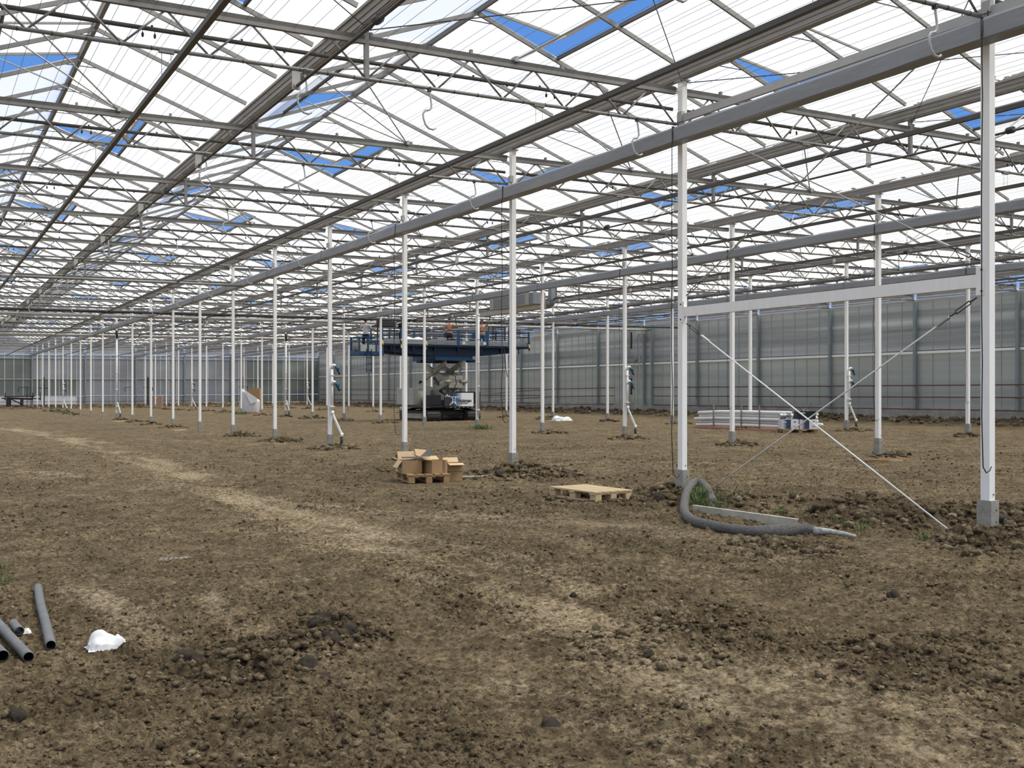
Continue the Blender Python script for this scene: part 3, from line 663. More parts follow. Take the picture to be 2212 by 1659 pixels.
def downpipe(v,u,lab,funnel):
    z=S(v,u); t=thing('downpipe',lab,'pipe',(v,u,z),group='white downpipes on the columns'); y=-.11
    MB().tube([(0,y,.62 if funnel else .5),(0,y,4.55)],.04,10).build('pipe','pvc',t,True)
    for i in range(5): MB().tube([(0,y,.75+i*.93),(0,y,.80+i*.93)],.055,10).build('collar','pvc',t,True)
    if funnel:
        MB().tube([(0,y,4.52),(0,y,4.98)],[.042,.085],10).build('funnel','black',t,True)
        MB().tube([(0,y,1.0),(.04,y,.93),(.17,y-.03,.42),(.18,y-.03,.36)],.042,10).build('offset_pipe','pvc',t,True)
        MB().tube([(.18,y-.03,.38),(.18,y-.03,-.1)],.045,10).build('buried_pipe','black',t,True)
downpipe(0,55,'white downpipe with black funnel on a nearest-row column, timber at its foot',True)
downpipe(9.6,55,'white downpipe with black funnel on a second-row column',True)
downpipe(9.6,30,'white collared downpipe on the column before the lift',False)
# a) pallets
def pallet(name,lab,loc,rz,m,boards=None,L_=1.2,Wd=.8):
    t=thing(name,lab,'pallet',loc,(0,0,rz),group='wooden pallets')
    for i in range(5): MB().box((0,-Wd/2+.0725+i*(Wd-.145)/4,.133),(L_,.128 if i%2==0 else .10,.022)).build('top_board',m,t)
    for x in(-L_/2+.07,0,L_/2-.07):
        MB().box((x,0,.111),(.12,Wd,.022)).build('cross_board',m,t)
        for y in(-Wd/2+.07,0,Wd/2-.07): MB().box((x,y,.061),(.13,.10,.078)).build('block',m,t)
    for y in(-Wd/2+.07,0,Wd/2-.07): MB().box((0,y,.011),(L_,.10,.022)).build('bottom_board',m,t)
    return t
x,y=-1.18,5.62; pallet('wooden_pallet','pale empty wooden pallet on bare soil between the columns',(x,y,z0(x,y)+.012),math.radians(-85),'wood',L_=1.08,Wd=.68)
x,y=-1.96,9.72; PX,PY=x,y; pr=math.radians(-12); pz=z0(x,y)+.012
pallet('wooden_pallet','brown wooden pallet carrying open cardboard boxes',(x,y,pz),pr-math.pi/2,'wood2',L_=1.15,Wd=.74)
def carton(lab,loc,d,rz,flaps,m='card',tilt=(0,0),extra=None):
    t=thing('cardboard_box',lab,'box',loc,(tilt[0],tilt[1],rz),group='opened cardboard boxes'); w,l,h=d; k=.006
    b=MB(); b.box((0,-l/2,h/2),(w,k,h)).box((0,l/2,h/2),(w,k,h)).box((-w/2,0,h/2),(k,l,h)).box((w/2,0,h/2),(k,l,h)).box((0,0,k),(w,l,k)); b.build('carton',m,t)
    for s_,a in flaps:
        f=MB(); q=l/2 if s_ in 'fb' else w/2; q*=.9
        ca,sa=math.cos(a),math.sin(a)
        if s_=='f': f.bar((0,-l/2,h),(0,-l/2-q*ca,h+q*sa),w,.005,up=(0,sa,ca))
        if s_=='b': f.bar((0,l/2,h),(0,l/2+q*ca,h+q*sa),w,.005,up=(0,-sa,ca))
        if s_=='l': f.bar((-w/2,0,h),(-w/2-q*ca,0,h+q*sa),l,.005,up=(sa,0,ca))
        if s_=='r': f.bar((w/2,0,h),(w/2+q*ca,0,h+q*sa),l,.005,up=(-sa,0,ca))
        f.build('flap','card2',t)
    return t
def lp(dx,dy,dz,base=(PX,PY,pz),a=pr): return (base[0]+dx*math.cos(a)-dy*math.sin(a),base[1]+dx*math.sin(a)+dy*math.cos(a),base[2]+dz)
h0=.145
t=carton('wide open cardboard box at the left end of the loaded pallet',lp(-.25,-.16,h0),(.34,.34,.22),pr+.02,[('l',-.9),('b',1.1)])
MB().box((-.173,-.10,.13),(.004,.07,.16)).box((-.173,.06,.14),(.004,.06,.16)).build('paper_label','paper',t)
t=carton('cardboard box with a brown tape strip on the pallet right side',lp(.17,-.30,h0),(.30,.27,.22),pr+.30,[('l',.2),('b',.5)])
MB().box((.08,-.139,.11),(.045,.004,.22)).build('tape_strip','tape',t)
carton('tilted cardboard box wedged between two boxes on the pallet',lp(.04,-.02,h0+.02),(.26,.30,.22),pr+.5,[('b',.9),('l',.3)],tilt=(.2,.1))
carton('crushed open cardboard box behind the left box on the pallet',lp(-.22,.16,h0),(.30,.24,.20),pr-.1,[('b',1.2),('l',.4)])
b2=lp(.54,-.06,0); zb2=z0(b2[0],b2[1])
carton('lower cardboard box standing on soil beside the pallet',(b2[0],b2[1],zb2),(.25,.24,.16),pr+.1,[])
carton('open cardboard box stacked on another beside the pallet',(b2[0],b2[1],zb2+.165),(.27,.25,.14),pr+.05,[('f',-.25),('b',.8)])
t=thing('steel_bracket','grey steel angle brackets lying on the pallet boxes','bracket',lp(-.10,-.18,h0+.255),(0,0,pr))
MB().box((-.12,0,.012),(.34,.10,.022)).build('flat_plate','galv',t)
MB().add([(.02,-.01,.02),(.26,-.01,.23),(.20,-.01,.02),(.02,.01,.02),(.26,.01,.23),(.20,.01,.02)],[(0,2,1),(3,4,5),(0,1,4,3),(1,2,5,4),(2,0,3,5)]).build('gusset','galv',t)
m_=MB(); x,y,_=lp(.95,-.02,0); 
t=thing('thin_rod','thin pale rods lying on soil right of the pallet','rod',(x,y,z0(x,y)+.03),(0,0,pr-.05)); MB().tube([(-.3,0,0),(.35,0,.01)],.008,6).build('rod','galvl',t); MB().tube([(-.3,.12,0),(.3,.16,.01)],.008,6).build('rod','galvl',t)
# b) grey drain pipes at the left edge
def soilpipe(lab,pts,r,pad=0):
    P=[]
    for px,py in pts: x,y=at(px,py); P.append(Vector((x,y,z0(x,y)+r*.9+.02)))
    Q=[]
    for i in range(len(P)-1):
        p0=P[max(i-1,0)];p1=P[i];p2=P[i+1];p3=P[min(i+2,len(P)-1)]
        for q in range(5):
            s_=q/5; Q.append(.5*((2*p1)+(p2-p0)*s_+(2*p0-5*p1+4*p2-p3)*s_**2+(3*p1-p0-3*p2+p3)*s_**3))
    Q.append(P[-1]); o=Vector((Q[len(Q)//2].x,Q[len(Q)//2].y,0)); t=thing('drain_pipe',lab,'pipe',tuple(o),group='grey plastic drain pipes at the left')
    MB().pipe([q-o for q in Q],r,.004,20).build('pipe_wall','greyp',t,True); return t
soilpipe('curved grey drain pipe, rightmost of those at the left edge',[(82,1285),(88,1320),(100,1365),(110,1412)],.031)
soilpipe('long grey drain pipe running from the left edge to the soil',[(-130,1190),(-60,1290),(0,1368),(62,1440)],.031)
soilpipe('grey drain pipe at the left edge showing its open end',[(-130,1250),(-70,1350),(6,1440)],.036)
soilpipe('short grey pipe offcut between the longer drain pipes',[(28,1362),(42,1378)],.030)
# c) crumpled plastic
def crumple(name,lab,px,py,w,l,h,seed,m='bag',n=22,rz=0):
    x,y=at(px,py); rr=np.random.RandomState(seed); vs=[];fs=[]
    for i in range(n+1):
        for j in range(n+1):
            a=i/n*2-1;b=j/n*2-1; q=max(0,1-(abs(a)**2.2+abs(b)**2.2)); 
            sc_=9.24/n; f=float(vnoise(np.array([i*.33*sc_*1.0+seed+j*.1]),np.array([j*.30*sc_]),seed)[0]); f2=float(vnoise(np.array([i*.55*sc_]),np.array([j*.6*sc_+seed]),seed+3)[0])
            edge=1+.25*float(vnoise(np.array([math.atan2(b,a)*2.1]),np.array([seed*1.]),9)[0])
            vs.append((a*w/2*edge,b*l/2*edge,max(0,h*(q**.35)*(.50+1.5*abs(f)+.45*f2))))
    for i in range(n):
        for j in range(n):
            k=i*(n+1)+j; fs.append((k,k+n+1,k+n+2,k+1))
    me=bpy.data.meshes.new(name); me.from_pydata(vs,[],fs); me.materials.append(M[m])
    o=thing(name,lab,'plastic bag',(x,y,z0(x,y)+.015),(0,0,rz),data=me); return o
crumple('plastic_bag','crumpled white plastic bag on the soil by the grey pipes',232,1405,.235,.16,.10,4)
crumple('plastic_sheet','white plastic sheet lying on soil near the back wall',1213,909,.95,.8,.22,9,n=18)
crumple('plastic_scrap','small clear plastic scrap beside the short pipe offcut',55,1372,.07,.05,.03,6,n=10)
# d) big woven sack and cartons at the back
x,y=at(540,893); zq=z0(x,y); t=thing('bulk_sack','large sagging white woven sack with folded corner far back','sack',(x,y,zq),(0,0,-TH))
hh=3.0; wd=1.2
b=MB(); n=16
for i,(zz_,ww,dp) in enumerate(((.08,.90,0),(.25,.97,0),(.5,1.0,0),(.8,1.02,.03),(1.02,1.0,.12),(1.24,.99,.34),(1.32,.96,.42))):
    for k in range(n):
        a=2*math.pi*k/n; c,s_=math.cos(a),math.sin(a); sq=1/max(abs(c),abs(s_))**.8
        b.v.append((c*sq*.62*ww,s_*sq*.5*ww,zz_-c*sq*dp))
    if i:
        for k in range(n): k2=(k+1)%n; q=(i-1)*n; b.f.append((q+k,q+k2,q+n+k2,q+n+k))
b.f.append(tuple(6*n+k for k in range(n)))
b.build('sack','bigbag',t,True)
MB().add([(-.28,-.52,1.68),(.62,-.55,1.08),(.60,-.56,.80),(.20,-.58,.68),(-.10,-.55,1.25),(-.28,-.48,1.68),(.64,-.50,1.05),(.60,-.51,.80),(.20,-.53,.68)],[(0,4,3,2,1),(0,1,6,5),(1,2,7,6),(2,3,8,7)]).build('folded_flap','bag',t)
MB().box((.05,0,.04),(1.2,.9,.10)).build('pallet_base','wood2',t)
MB().tube([(-.63,-.3,.9),(-.66,-.32,.5),(-.82,-.35,.22)],[.02,.03,.08],8).build('loose_strap','bag',t,True)
x,y=at(549,891); x+=.4;y+=1.2; t=thing('plywood_crate','brown board carton standing behind the large white sack','box',(x,y,z0(x,y)),(0,0,-TH)); MB().box((0,0,.88),(.88,.8,1.76)).build('carton','card',t)
x,y=at(340,881); t=thing('wrapped_carton','brown carton wrapped in clear film beside a far column','box',(x,y,z0(x,y)),(0,0,-TH+.1)); MB().box((0,0,.6),(.95,.8,1.2)).build('carton','redbr',t).active_material=mat('film_wrapped_card',(.36,.24,.19),.35,0,.2,3); MB().box((-.02,-.41,.95),(.12,.01,.12)).build('paper_label','paper',t); MB().box((0,0,1.17),(.98,.83,.05)).build('wrap_edge','card2',t)
# e) timber by the column, timber scraps, steel frame, junk
x,y=at(1928,999); zq=z0(x,y); 
for i,(dx,dy,rz,l,w_,h_,zz_,m,lab) in enumerate(((0,0,-.85,.42,.07,.06,.03,'wood','short pale timber offcut in front of the second-row column'),(.14,.14,-.75,.50,.10,.08,.04,'woodo','orange-brown timber block behind the pale offcut'),(-.22,.22,-.95,.50,.09,.06,.03,'wood2','short timber piece leaning at the second-row concrete foot'))):
    o=thing('timber_offcut',lab,'timber',(x+dx,y+dy,zq+zz_),(0,0,rz),group='timber offcuts at the second row column',data=MB().box((0,0,0),(l,w_,h_)).mesh('timber',m)); bev(o,.004)
t=thing('black_pipe_scrap','black flexible pipe lying over the timber offcuts','pipe',(x,y,zq),(0,0,-.8)); MB().tube([(-.32,.22,.13),(-.1,.2,.16),(.1,.12,.15),(.28,.0,.12)],.013,8).build('pipe','black',t,True)
for i,(px,py,rz,l) in enumerate(((258,911,.4,.9),(268,913,-.4,.7),(281,909,1.4,.6),(388,931,.2,.5))):
    x,y=at(px,py); o=thing('wood_scrap','pale timber scrap on the soil, %s from the left near far columns'%ORD[i],'timber',(x,y,z0(x,y)+.03),(0,0,rz),group='pale timber scraps',data=MB().box((0,0,0),(l,.12,.05)).mesh('timber','wood'))
x,y=at(1600,972); t=thing('bark_strip','long dark strip lying on soil heap below the column','debris',(x,y,z0(x,y)+.10),(0,0,-.3)); MB().tube([(-.5,-.1,-.02),(-.2,0,.06),(.3,.05,.06),(.5,.06,.03)],.010,6).build('strip','black',t)
x,y=at(372,1212); t=thing('concrete_spacer_strip','row of small pale concrete pieces pressed in the soil','debris',(x,y,z0(x,y)+.01),(0,0,-.1))
for i in range(6): MB().box((-.10+i*.045,(.012 if i%2 else -.012),.012),(.036,.014,.016),(0,0,.3)).build('piece','chan',t)
x,y=at(45,884); t=thing('steel_trestle','dark rusty steel frame lying on the far soil bank at left','frame',(x,y,z0(x,y)),(0,0,-TH))
b=MB()
for a_,c_2 in(((-1.4,0,.95),(1.3,0,1.0)),((-1.5,.5,.85),(1.7,.5,.75)),((-1.6,-.4,.80),(1.2,-.4,.70))): b.bar(a_,c_2,.10)
for xx in(-1.5,1.1,1.8): b.bar((xx,0,.6),(xx+.05,0,1.35),.07)
b.bar((-1.2,-.2,.9),(.3,-.2,.2),.09); b.build('beams','redbr',t).active_material=mat('rusty_dark_steel',(.035,.02,.018),.8)
MB().tube([(-1.1,-.1,.0),(-1.1,-.1,.75)],.22,12).build('stand','dark',t); MB().tube([(.1,0,0),(.1,0,.75)],.15,8).build('stand','dark',t)
# f) drain hose, profile, weeds by the second nearest column
hp=[(1540,1094),(1533,1084),(1520,1076),(1500,1074),(1485,1084),(1478,1100),(1482,1118),(1500,1132),(1530,1140),(1570,1147),(1620,1153),(1670,1152),(1720,1148),(1760,1150)]
P=[]
for i,(px,py) in enumerate(hp): x,y=at(px,py+4); P.append((x,y,z0(x,y)+.055+(.05 if 1<i<5 else 0)))
o=Vector((P[8][0],P[8][1],0)); t=thing('drain_hose','fuzzy black and grey wrapped drain hose curled beside the column','hose',tuple(o))
Q=[];Rr=[]
for i in range(len(P)-1):
    p0=Vector(P[max(i-1,0)]);p1=Vector(P[i]);p2=Vector(P[i+1]);p3=Vector(P[min(i+2,len(P)-1)])
    for q in range(10):
        s_=q/10; Q.append(.5*((2*p1)+(p2-p0)*s_+(2*p0-5*p1+4*p2-p3)*s_**2+(3*p1-p0-3*p2+p3)*s_**3)-o); Rr.append((.056+.004*(q%2)+R.uniform(-.003,.003))*(1.0 if i<10 else 1+.35*math.sin((i-10+s_)/3*3.1)))
Q.append(Vector(P[-1])-o); Rr.append(.045)
MB().tube(Q,Rr,14).build('hose','fuzz',t,True)
tp=[]
for px,py in((1757,1152),(1790,1153),(1820,1157),(1848,1163)): x,y=at(px,py+2); tp.append(Vector((x,y,z0(x,y)+.05))-o)
MB().tube(tp,[.05,.032,.024,.016],10).build('taped_end','bag',t,True).active_material=mat('tape_wrapped_end',(.55,.56,.50),.6,0,.6,30)
fz=MB(); rg=random.Random(11)
for _ in range(2600):
    i=rg.randrange(len(Q)-1); p=Q[i].lerp(Q[i+1],rg.random()); a=rg.uniform(0,6.28); d=(Q[i+1]-Q[i]).normalized(); u=Vector((0,0,1)); r_=d.cross(u).normalized(); n_=(r_*math.cos(a)+u*math.sin(a)); c=p+n_*Rr[i]*.96; e=c+n_*rg.uniform(.004,.018)+Vector((rg.uniform(-.02,.02),rg.uniform(-.02,.02),rg.uniform(-.012,.012))); w_=d*.0016
    fz.add([c-w_,c+w_,e],[(0,1,2)])
fz.build('fibres','fuzz',t,kind='stuff')
x1,y1=at(1497,1108); x2,y2=at(1722,1140); zc=z0((x1+x2)/2,(y1+y2)/2)
t=thing('steel_profile','long weathered white profile lying in the hose loop','profile',((x1+x2)/2,(y1+y2)/2,zc)); a=Vector((x1-x2,y1-y2,0))/2
MB().bar(a+Vector((0,0,.05)),-a+Vector((0,0,.05)),.012,.10).bar(a+Vector((.02,.02,.10)),-a+Vector((.02,.02,.10)),.055,.010).bar(a+Vector((.02,.02,.005)),-a+Vector((.02,.02,.005)),.055,.010).build('profile','chan',t)
grass=mat('weed_green',(.13,.19,.05),.7,0,.4,20); M['grass']=grass; grass.node_tree.nodes['Principled BSDF'].inputs['Roughness'].default_value=.6; M['dryg']=mat('dry_weed',(.16,.14,.075),.8,0,.4,10)
def tuft(lab,pts,h,n,m='grass',wid=.004,seed=1,spread=.10):
    rg=random.Random(seed); b=MB()
    for cx_,cy_ in pts:
        for _ in range(n):
            a=rg.uniform(0,6.28); q=rg.uniform(0,spread); x=cx_+q*math.cos(a); y=cy_+q*math.sin(a); z=z0(x,y)-.01; l=h*rg.uniform(.4,1.1); bx,by=math.cos(a)*l*rg.uniform(.1,.8),math.sin(a)*l*rg.uniform(.1,.8); w_=wid*rg.uniform(.6,1.3); px,py=-math.sin(a)*w_,math.cos(a)*w_
            b.add([(x-px,y-py,z),(x+px,y+py,z),(x+bx*.4+px*.8,y+by*.4+py*.8,z+l*.6),(x+bx*.4-px*.8,y+by*.4-py*.8,z+l*.6),(x+bx,y+by,z+l)],[(0,1,2,3),(3,2,4)])
    o=b.build('weed_tufts',m,None); o['kind']='stuff'; o['label']=lab; o['category']='weeds'; return o
gp=[at(1512+R.uniform(-22,40),1093+R.uniform(-8,16)) for _ in range(16)]
tuft('green weeds growing inside the hose loop',gp,.17,60,seed=2)
tuft('sparse green weeds on the soil bank right of the loop',[at(1590,1080),(at(1600,1086)),at(1680,1110),at(1688,1114),at(1800,1128),at(1808,1134),at(1865,1142),at(1858,1148),at(1995,1166)],.12,34,seed=5)
tuft('green weeds at the left edge beyond the pipes',[at(2,1235),at(4,1262),at(-5,1250)],.10,50,seed=6)
for i,(v,u,m) in enumerate(((9.6,30,'grass'),(0,30,'dryg'),(0,80,'grass'),(0,85,'grass'),(9.6,65,'grass'),(0,25,'dryg'))):
    tuft('low weeds at the foot of a %s row column, %s clump'%(rown[v],ORD[i]),[(v+R.uniform(-.4,.4),u-.4+R.uniform(-.3,.3)) for _ in range(5)],.30 if m=='grass' else .2,26,m,.012,seed=20+i,spread=.22)
tw=MB(); rg=random.Random(5)
for px,py in((1510,1068),(1525,1045),(1545,1060),(1752,1040),(1765,1055)):
    x,y=at(px,py+30); z=z0(x,y)
    for _ in range(3): tw.tube([(x,y,z),(x+rg.uniform(-.05,.05),y+rg.uniform(-.05,.05),z+rg.uniform(.15,.3)),(x+rg.uniform(-.14,.14),y,z+rg.uniform(.25,.42))],.0022,4)
o=tw.build('dry_stalks','dryg'); o['kind']='stuff'; o['label']='thin dry weed stalks around the hose loop'; o['category']='weeds'
# g) large dark clods in the foreground
import bmesh
def clod(i,px,py,s,lab,m='clod',dz=0):
    x,y=at(px,py); bm=bmesh.new(); bmesh.ops.create_icosphere(bm,subdivisions=3,radius=1)
    for v in bm.verts:
        p=v.co.normalized(); a=np.array([p.x*1.3+i*3.7]);b_=np.array([p.y*1.3+p.z*1.7+i]); f=float(fbm(a,b_,i,4)[0]); g_=float(fbm(a*4,b_*4+p.z*3,i+5,2)[0]); v.co=p*(1+.55*f+.16*g_)
        v.co.z*=.72
    me=bpy.data.meshes.new('clod'); bm.to_mesh(me); bm.free(); me.materials.append(M[m]); me.shade_smooth()
    o=thing('soil_clod',lab,'clod',(x,y,z0(x,y)+s*.35+dz),(R.uniform(0,1),R.uniform(0,1),i*1.3),group='big dark clods in the foreground',data=me); o.scale=(s,s*.85,s); return o
cs=[(702,1374,.085,'dark fist-sized clod topmost of the foreground heap'),(680,1388,.060,'small dark clod left side of the foreground heap'),(738,1370,.078,'rough dark clod behind the heap top at right'),(756,1392,.058,'dark clod right side of the foreground heap'),(718,1408,.066,'brown clod at the front of the foreground heap'),(668,1447,.062,'upright wedge-shaped dark clod in front of the heap'),(640,1452,.034,'small dark clod left of the wedge clod'),(400,1434,.068,'large black-brown clod right of the white plastic bag'),(424,1440,.045,'dark clod touching the large clod near the bag'),(38,1555,.048,'nearly black clod near the lower left corner'),(700,1470,.036,'brown clod below the wedge-shaped clod'),(1238,1291,.030,'lone dark clod on the pale track, centre right'),(1400,1428,.040,'grey flaky clod on the pale track foreground'),(1190,1560,.05,'low rough clod near the bottom centre'),(1930,1290,.05,'rough dark clod in soil at the right foreground')]
for i,(px,py,s,lab) in enumerate(cs): clod(i,px,py,s,lab)
for i,(px,py,s,lab) in enumerate(((2160,1150,.13,'large dark clod right of the rightmost concrete foot'),(2180,1170,.07,'rounded pale-brown clod beside the rightmost column'),(1425,1090,.09,'block-shaped clod left of the second nearest column'),(1080,1035,.09,'rounded clod at the foot of the third nearest column'),(1840,1095,.05,'dark clod on the bank behind the hose'))): clod(30+i,px,py,s,lab,'clod' if i!=1 else 'clodl',.02)
# h) stacked white pipes with stakes, boxes on pallet
BX,BY=17.35,19.9; bl=6.6; base=S(18,23)+.05
bd_=Vector((0.12,1,0)).normalized(); 
k=0
rows=[(0,4,0.),(1,4,.13),(2,4,0.),(3,3,.13),(4,3,0.05)]
nm_={0:'bottom',1:'second',2:'third',3:'fourth',4:'top'}
for r_,n_,off in rows:
    for c in range(n_):
        x0_=BX+off+c*.135; zc=base+.10+r_*.122
        pts=[(x0_-.05,BY+R.uniform(-.1,.1),zc),(x0_+.02,BY+1.6,zc+.03),(x0_+.1,BY+3.4,zc+.03),(x0_+.22,BY+5.2,zc+.01),(x0_+.40,BY+bl+R.uniform(-.1,.15),zc-.05)]
        t=thing('long_white_pipe','long white wrapped pipe in the stack, %s layer, %s from the hall side'%(nm_[r_],ORD[c]),'pipe',(BX,BY,base),group='stack of long white pipes')
        MB().tube([Vector(p)-Vector((BX,BY,base)) for p in pts]+[Vector(pts[-1])+Vector((.02,.10,0))-Vector((BX,BY,base))],[.060]*5+[.02],12).build('pipe','pvc',t,True)
for i,dy in enumerate((.75,2.55,3.6,5.3)):
    t=thing('steel_stake','grey stake holding the white pipe stack, %s from the right'%ORD[i],'stake',(BX-.12+dy*.05,BY+dy,base-.1),group='stakes along the pipe stack'); MB().bar((0,0,0),(.0,0,.98),.05,.03).build('stake','galv',t)
t=thing('red_bearer','flat red-brown sheet strip under the stacked white pipes','strip',(BX-.12,BY+3,base)); MB().box((.12,0,-.02),(.5,6.0,.05),(0,0,-.05)).build('strip','redbr',t).active_material=mat('brick_red_strip',(.42,.17,.12),.7)
x,y=at(1722,936); bz=z0(x,y)+.012; br=-TH+.05
pallet('wooden_pallet','old pallet under two blue and white cartons by the pipe stack',(x,y,bz),br,'wood2')
def bwbox(dx,lab):
    p=(x+dx*math.cos(br),y+dx*math.sin(br),bz+.145)
    t=thing('printed_carton',lab,'box',p,(0,0,br),group='blue and white cartons on the pallet')
    m=bpy.data.materials.new('blue_white_print'); m.use_nodes=True; q=m.node_tree; b_=q.nodes['Principled BSDF']; tcn=N(q,'ShaderNodeTexCoord'); s_=N(q,'ShaderNodeSeparateXYZ'); L(q,tcn.outputs['Object'],s_.inputs[0]); rr=N(q,'ShaderNodeValToRGB')
    e=rr.color_ramp.elements; e[0].position=.0; e[0].color=(.6,.62,.65,1); e[1].position=1; e[1].color=(.75,.76,.77,1)
    for ps,c in((.12,(.45,.48,.53,1)),(.30,(.03,.045,.10,1)),(.545,(.03,.045,.10,1)),(.555,(.75,.76,.77,1))): z_=e.new(ps); z_.color=c
    mr=N(q,'ShaderNodeMapRange',inp={1:-.30,2:.30}); L(q,s_.outputs[0],mr.inputs[0]); L(q,mr.outputs[0],rr.inputs[0]); L(q,rr.outputs[0],b_.inputs['Base Color'])
    M['bw']=m; o=MB().box((0,0,.16),(.60,.40,.32)).build('carton','bw',t); bev(o,.004)
    MB().box((.165,-.202,.245),(.07,.004,.03)).build('hand_hole','black',t)
    g=MB(); g.bar((.09,-.202,.10),(.12,-.202,.085),.006,.002).bar((.12,-.202,.12),(.135,-.202,.055),.012,.003).bar((.135,-.202,.09),(.155,-.202,.11),.008,.003).box((.20,-.202,.075),(.09,.003,.018)).build('print_mark','black',t)
    MB().box((-.19,-.202,.235),(.15,.003,.022)).box((-.235,-.202,.245),(.02,.003,.04)).build('print_mark','paper',t)
bwbox(-.31,'blue and white printed carton at the left on the pallet'); bwbox(.33,'blue and white printed carton at the right on the pallet')
p=(x+.30*math.cos(br)-.2*math.sin(br)*0,y+.30*math.sin(br)+.05,bz+.47)
t=thing('black_crate','black crate of parts stacked behind the printed cartons','crate',p,(0,0,br)); MB().box((0,0,.12),(.62,.40,.03)).box((0,-.2,.14),(.62,.015,.26)).box((0,.2,.14),(.62,.015,.26)).box((-.31,0,.14),(.015,.4,.26)).box((.31,0,.14),(.015,.4,.26)).box((0,-.2,.27),(.64,.03,.02)).build('crate','black',t); MB().tube([(-.05,0,.25),(-.2,0,.42),(-.15,.1,.5)],.006,5).tube([(.1,0,.25),(.15,0,.4),(.25,0,.55)],.006,5).build('loose_wire','dark',t); MB().box((-.12,-.21,.22),(.14,.01,.035)).build('paper_label','paper',t); MB().tube([(-.1,0,.14),(.0,.05,.33)],[.06,.05],8).tube([(.05,-.05,.14),(.12,.0,.30)],[.05,.06],8).build('fittings','grey',t)
p=(x-.36*math.cos(br),y-.36*math.sin(br),bz+.465)
t=thing('pipe_fittings','heap of white elbow fittings on the left printed carton','fittings',p,(0,0,br))
rg=random.Random(3)
for i in range(9):
    q=Vector((rg.uniform(-.16,.26),rg.uniform(-.12,.12),.06+.09*(i//4))); a=rg.uniform(0,6.28); MB().pipe([q,q+Vector((math.cos(a)*.08,math.sin(a)*.08,.0)),q+Vector((math.cos(a)*.12,math.sin(a)*.12,-.03))],.05,.008,12).build('elbow_fitting','pvc' if i%3 else 'grey',t,True)
# i) overhead pipes across the hall, ducts, far gear
for i,(u,h,r_,m,lab) in enumerate(((41.5,5.02,.045,'dark','dark heating pipe crossing the hall under the girders'),(27.4,5.0,.045,'galv','light round pipe crossing the hall under the sixth girder'),(44.2,5.03,.06,'galvl','pale pipe crossing the hall just beyond the dark pipe'),(62,5.0,.06,'galvl','distant pale pipe crossing high over the far columns'))):
    t=thing('overhead_pipe',lab,'pipe',(0,u,0),group='pipes crossing the hall overhead'); x1=28.6 if i!=1 else -.4
    MB().tube([(-9.6,0,h-.067),(x1,0,h+.007*x1)],r_,10).build('pipe',m,t,True)
    b=MB()
    for j in range(0,int((x1+9)/2.4)): b.tube([(-8.5+j*2.4,0,h+.007*(-8.5+j*2.4)),(-8.5+j*2.4,0,h+.5)],.008,5)
    b.build('hanger','galv',t); b=MB()
    for j in range(0,int((x1+9)/4.8)): b.tube([(-7.5+j*4.8,0,h-.052+.0335*j),(-7.1+j*4.8,0,h-.05+.0335*j)],r_*1.35,10)
    b.build('sleeve','dark' if i==0 else 'galvl',t,True)
DX=11.2
t=thing('duct_box','grey rectangular ventilation housing hung left of the upright duct','duct',(DX,29.2,0)); MB().box((0,.6,5.13),(.6,3.2,.46)).build('housing','galvl',t); MB().box((-.31,.6,5.13),(.02,2.5,.36)).build('side_panel','grey',t); MB().box((0,-1.15,5.13),(.55,.3,.44)).build('end_cover','grey',t)
t=thing('air_duct','grey air duct with upright end bending into a level run','duct',(DX+.8,28.4,0)); MB().box((0,3.1,4.90),(.30,6.0,.16)).build('level_duct','galvl',t); MB().tube([(0,.15,4.92),(0,-.02,4.95),(0,-.12,5.02),(0,-.15,5.12)],.12,12).build('bend','grey',t,True); MB().box((0,-.15,5.50),(.26,.24,.80)).build('upright_duct','grey',t); MB().box((.10,-.275,5.50),(.03,.01,.65)).build('slotted_edge','dark',t)
for i,(px,py,u) in enumerate(((25,690,60),(453,692,60))):
    tt=(px-1106)/F; c,s_=math.cos(TH),math.sin(TH); k=( tt*0 ); 
    Z=(u-CY)/(c-tt*s_); X=tt*Z; xx=CX+Z*s_+X*c; zz_=CZ+(Y0-py)/F*Z
    t=thing('motor_unit','cream gear motor unit hung under far girders, %s from left'%ORD[i],'motor',(xx,u,zz_),group='gear motors under the far girders'); MB().box((0,0,0),(.7,.4,.32)).build('gearbox','creaml',t); MB().tube([(-1.1,0,.02),(-.35,0,.02)],.13,10).build('motor','creaml',t,True); MB().box((0,.1,.45),(.35,.1,.6)).build('hanging_bracket','galv',t); MB().tube([(.3,-.22,0),(.3,-.12,0)],.08,8).build('shaft_end','dark',t)
x,y=WX-.5,45.9; t=thing('wall_drive','grey motor drive with vertical racks on the right wall','drive unit',(x,y,zr(45))); MB().box((.2,-1.9,2.95),(.14,.14,4.8)).build('upright','post',t); MB().box((.2,.9,2.95),(.16,.16,4.9)).build('upright','post',t); MB().tube([(.0,-.4,.8),(.0,-.4,5.4)],.02,6).tube([(.0,-.9,1.2),(.0,-.9,5.4)],.03,6).build('rack','galvl',t)
MB().box((0,-1.0,5.1),(.25,.5,.5)).build('control_box','creaml',t); MB().box((0,-.2,3.3),(.2,.7,.2)).tube([(0,-.7,3.3),(0,.3,3.3)],.09,8).build('gear_motor','grey',t)
for z_ in(4.5,1.7): MB().tube([(-.05,-.15,z_-.5),(-.05,-.15,z_+.5)],.05,8).build('damper','black',t)
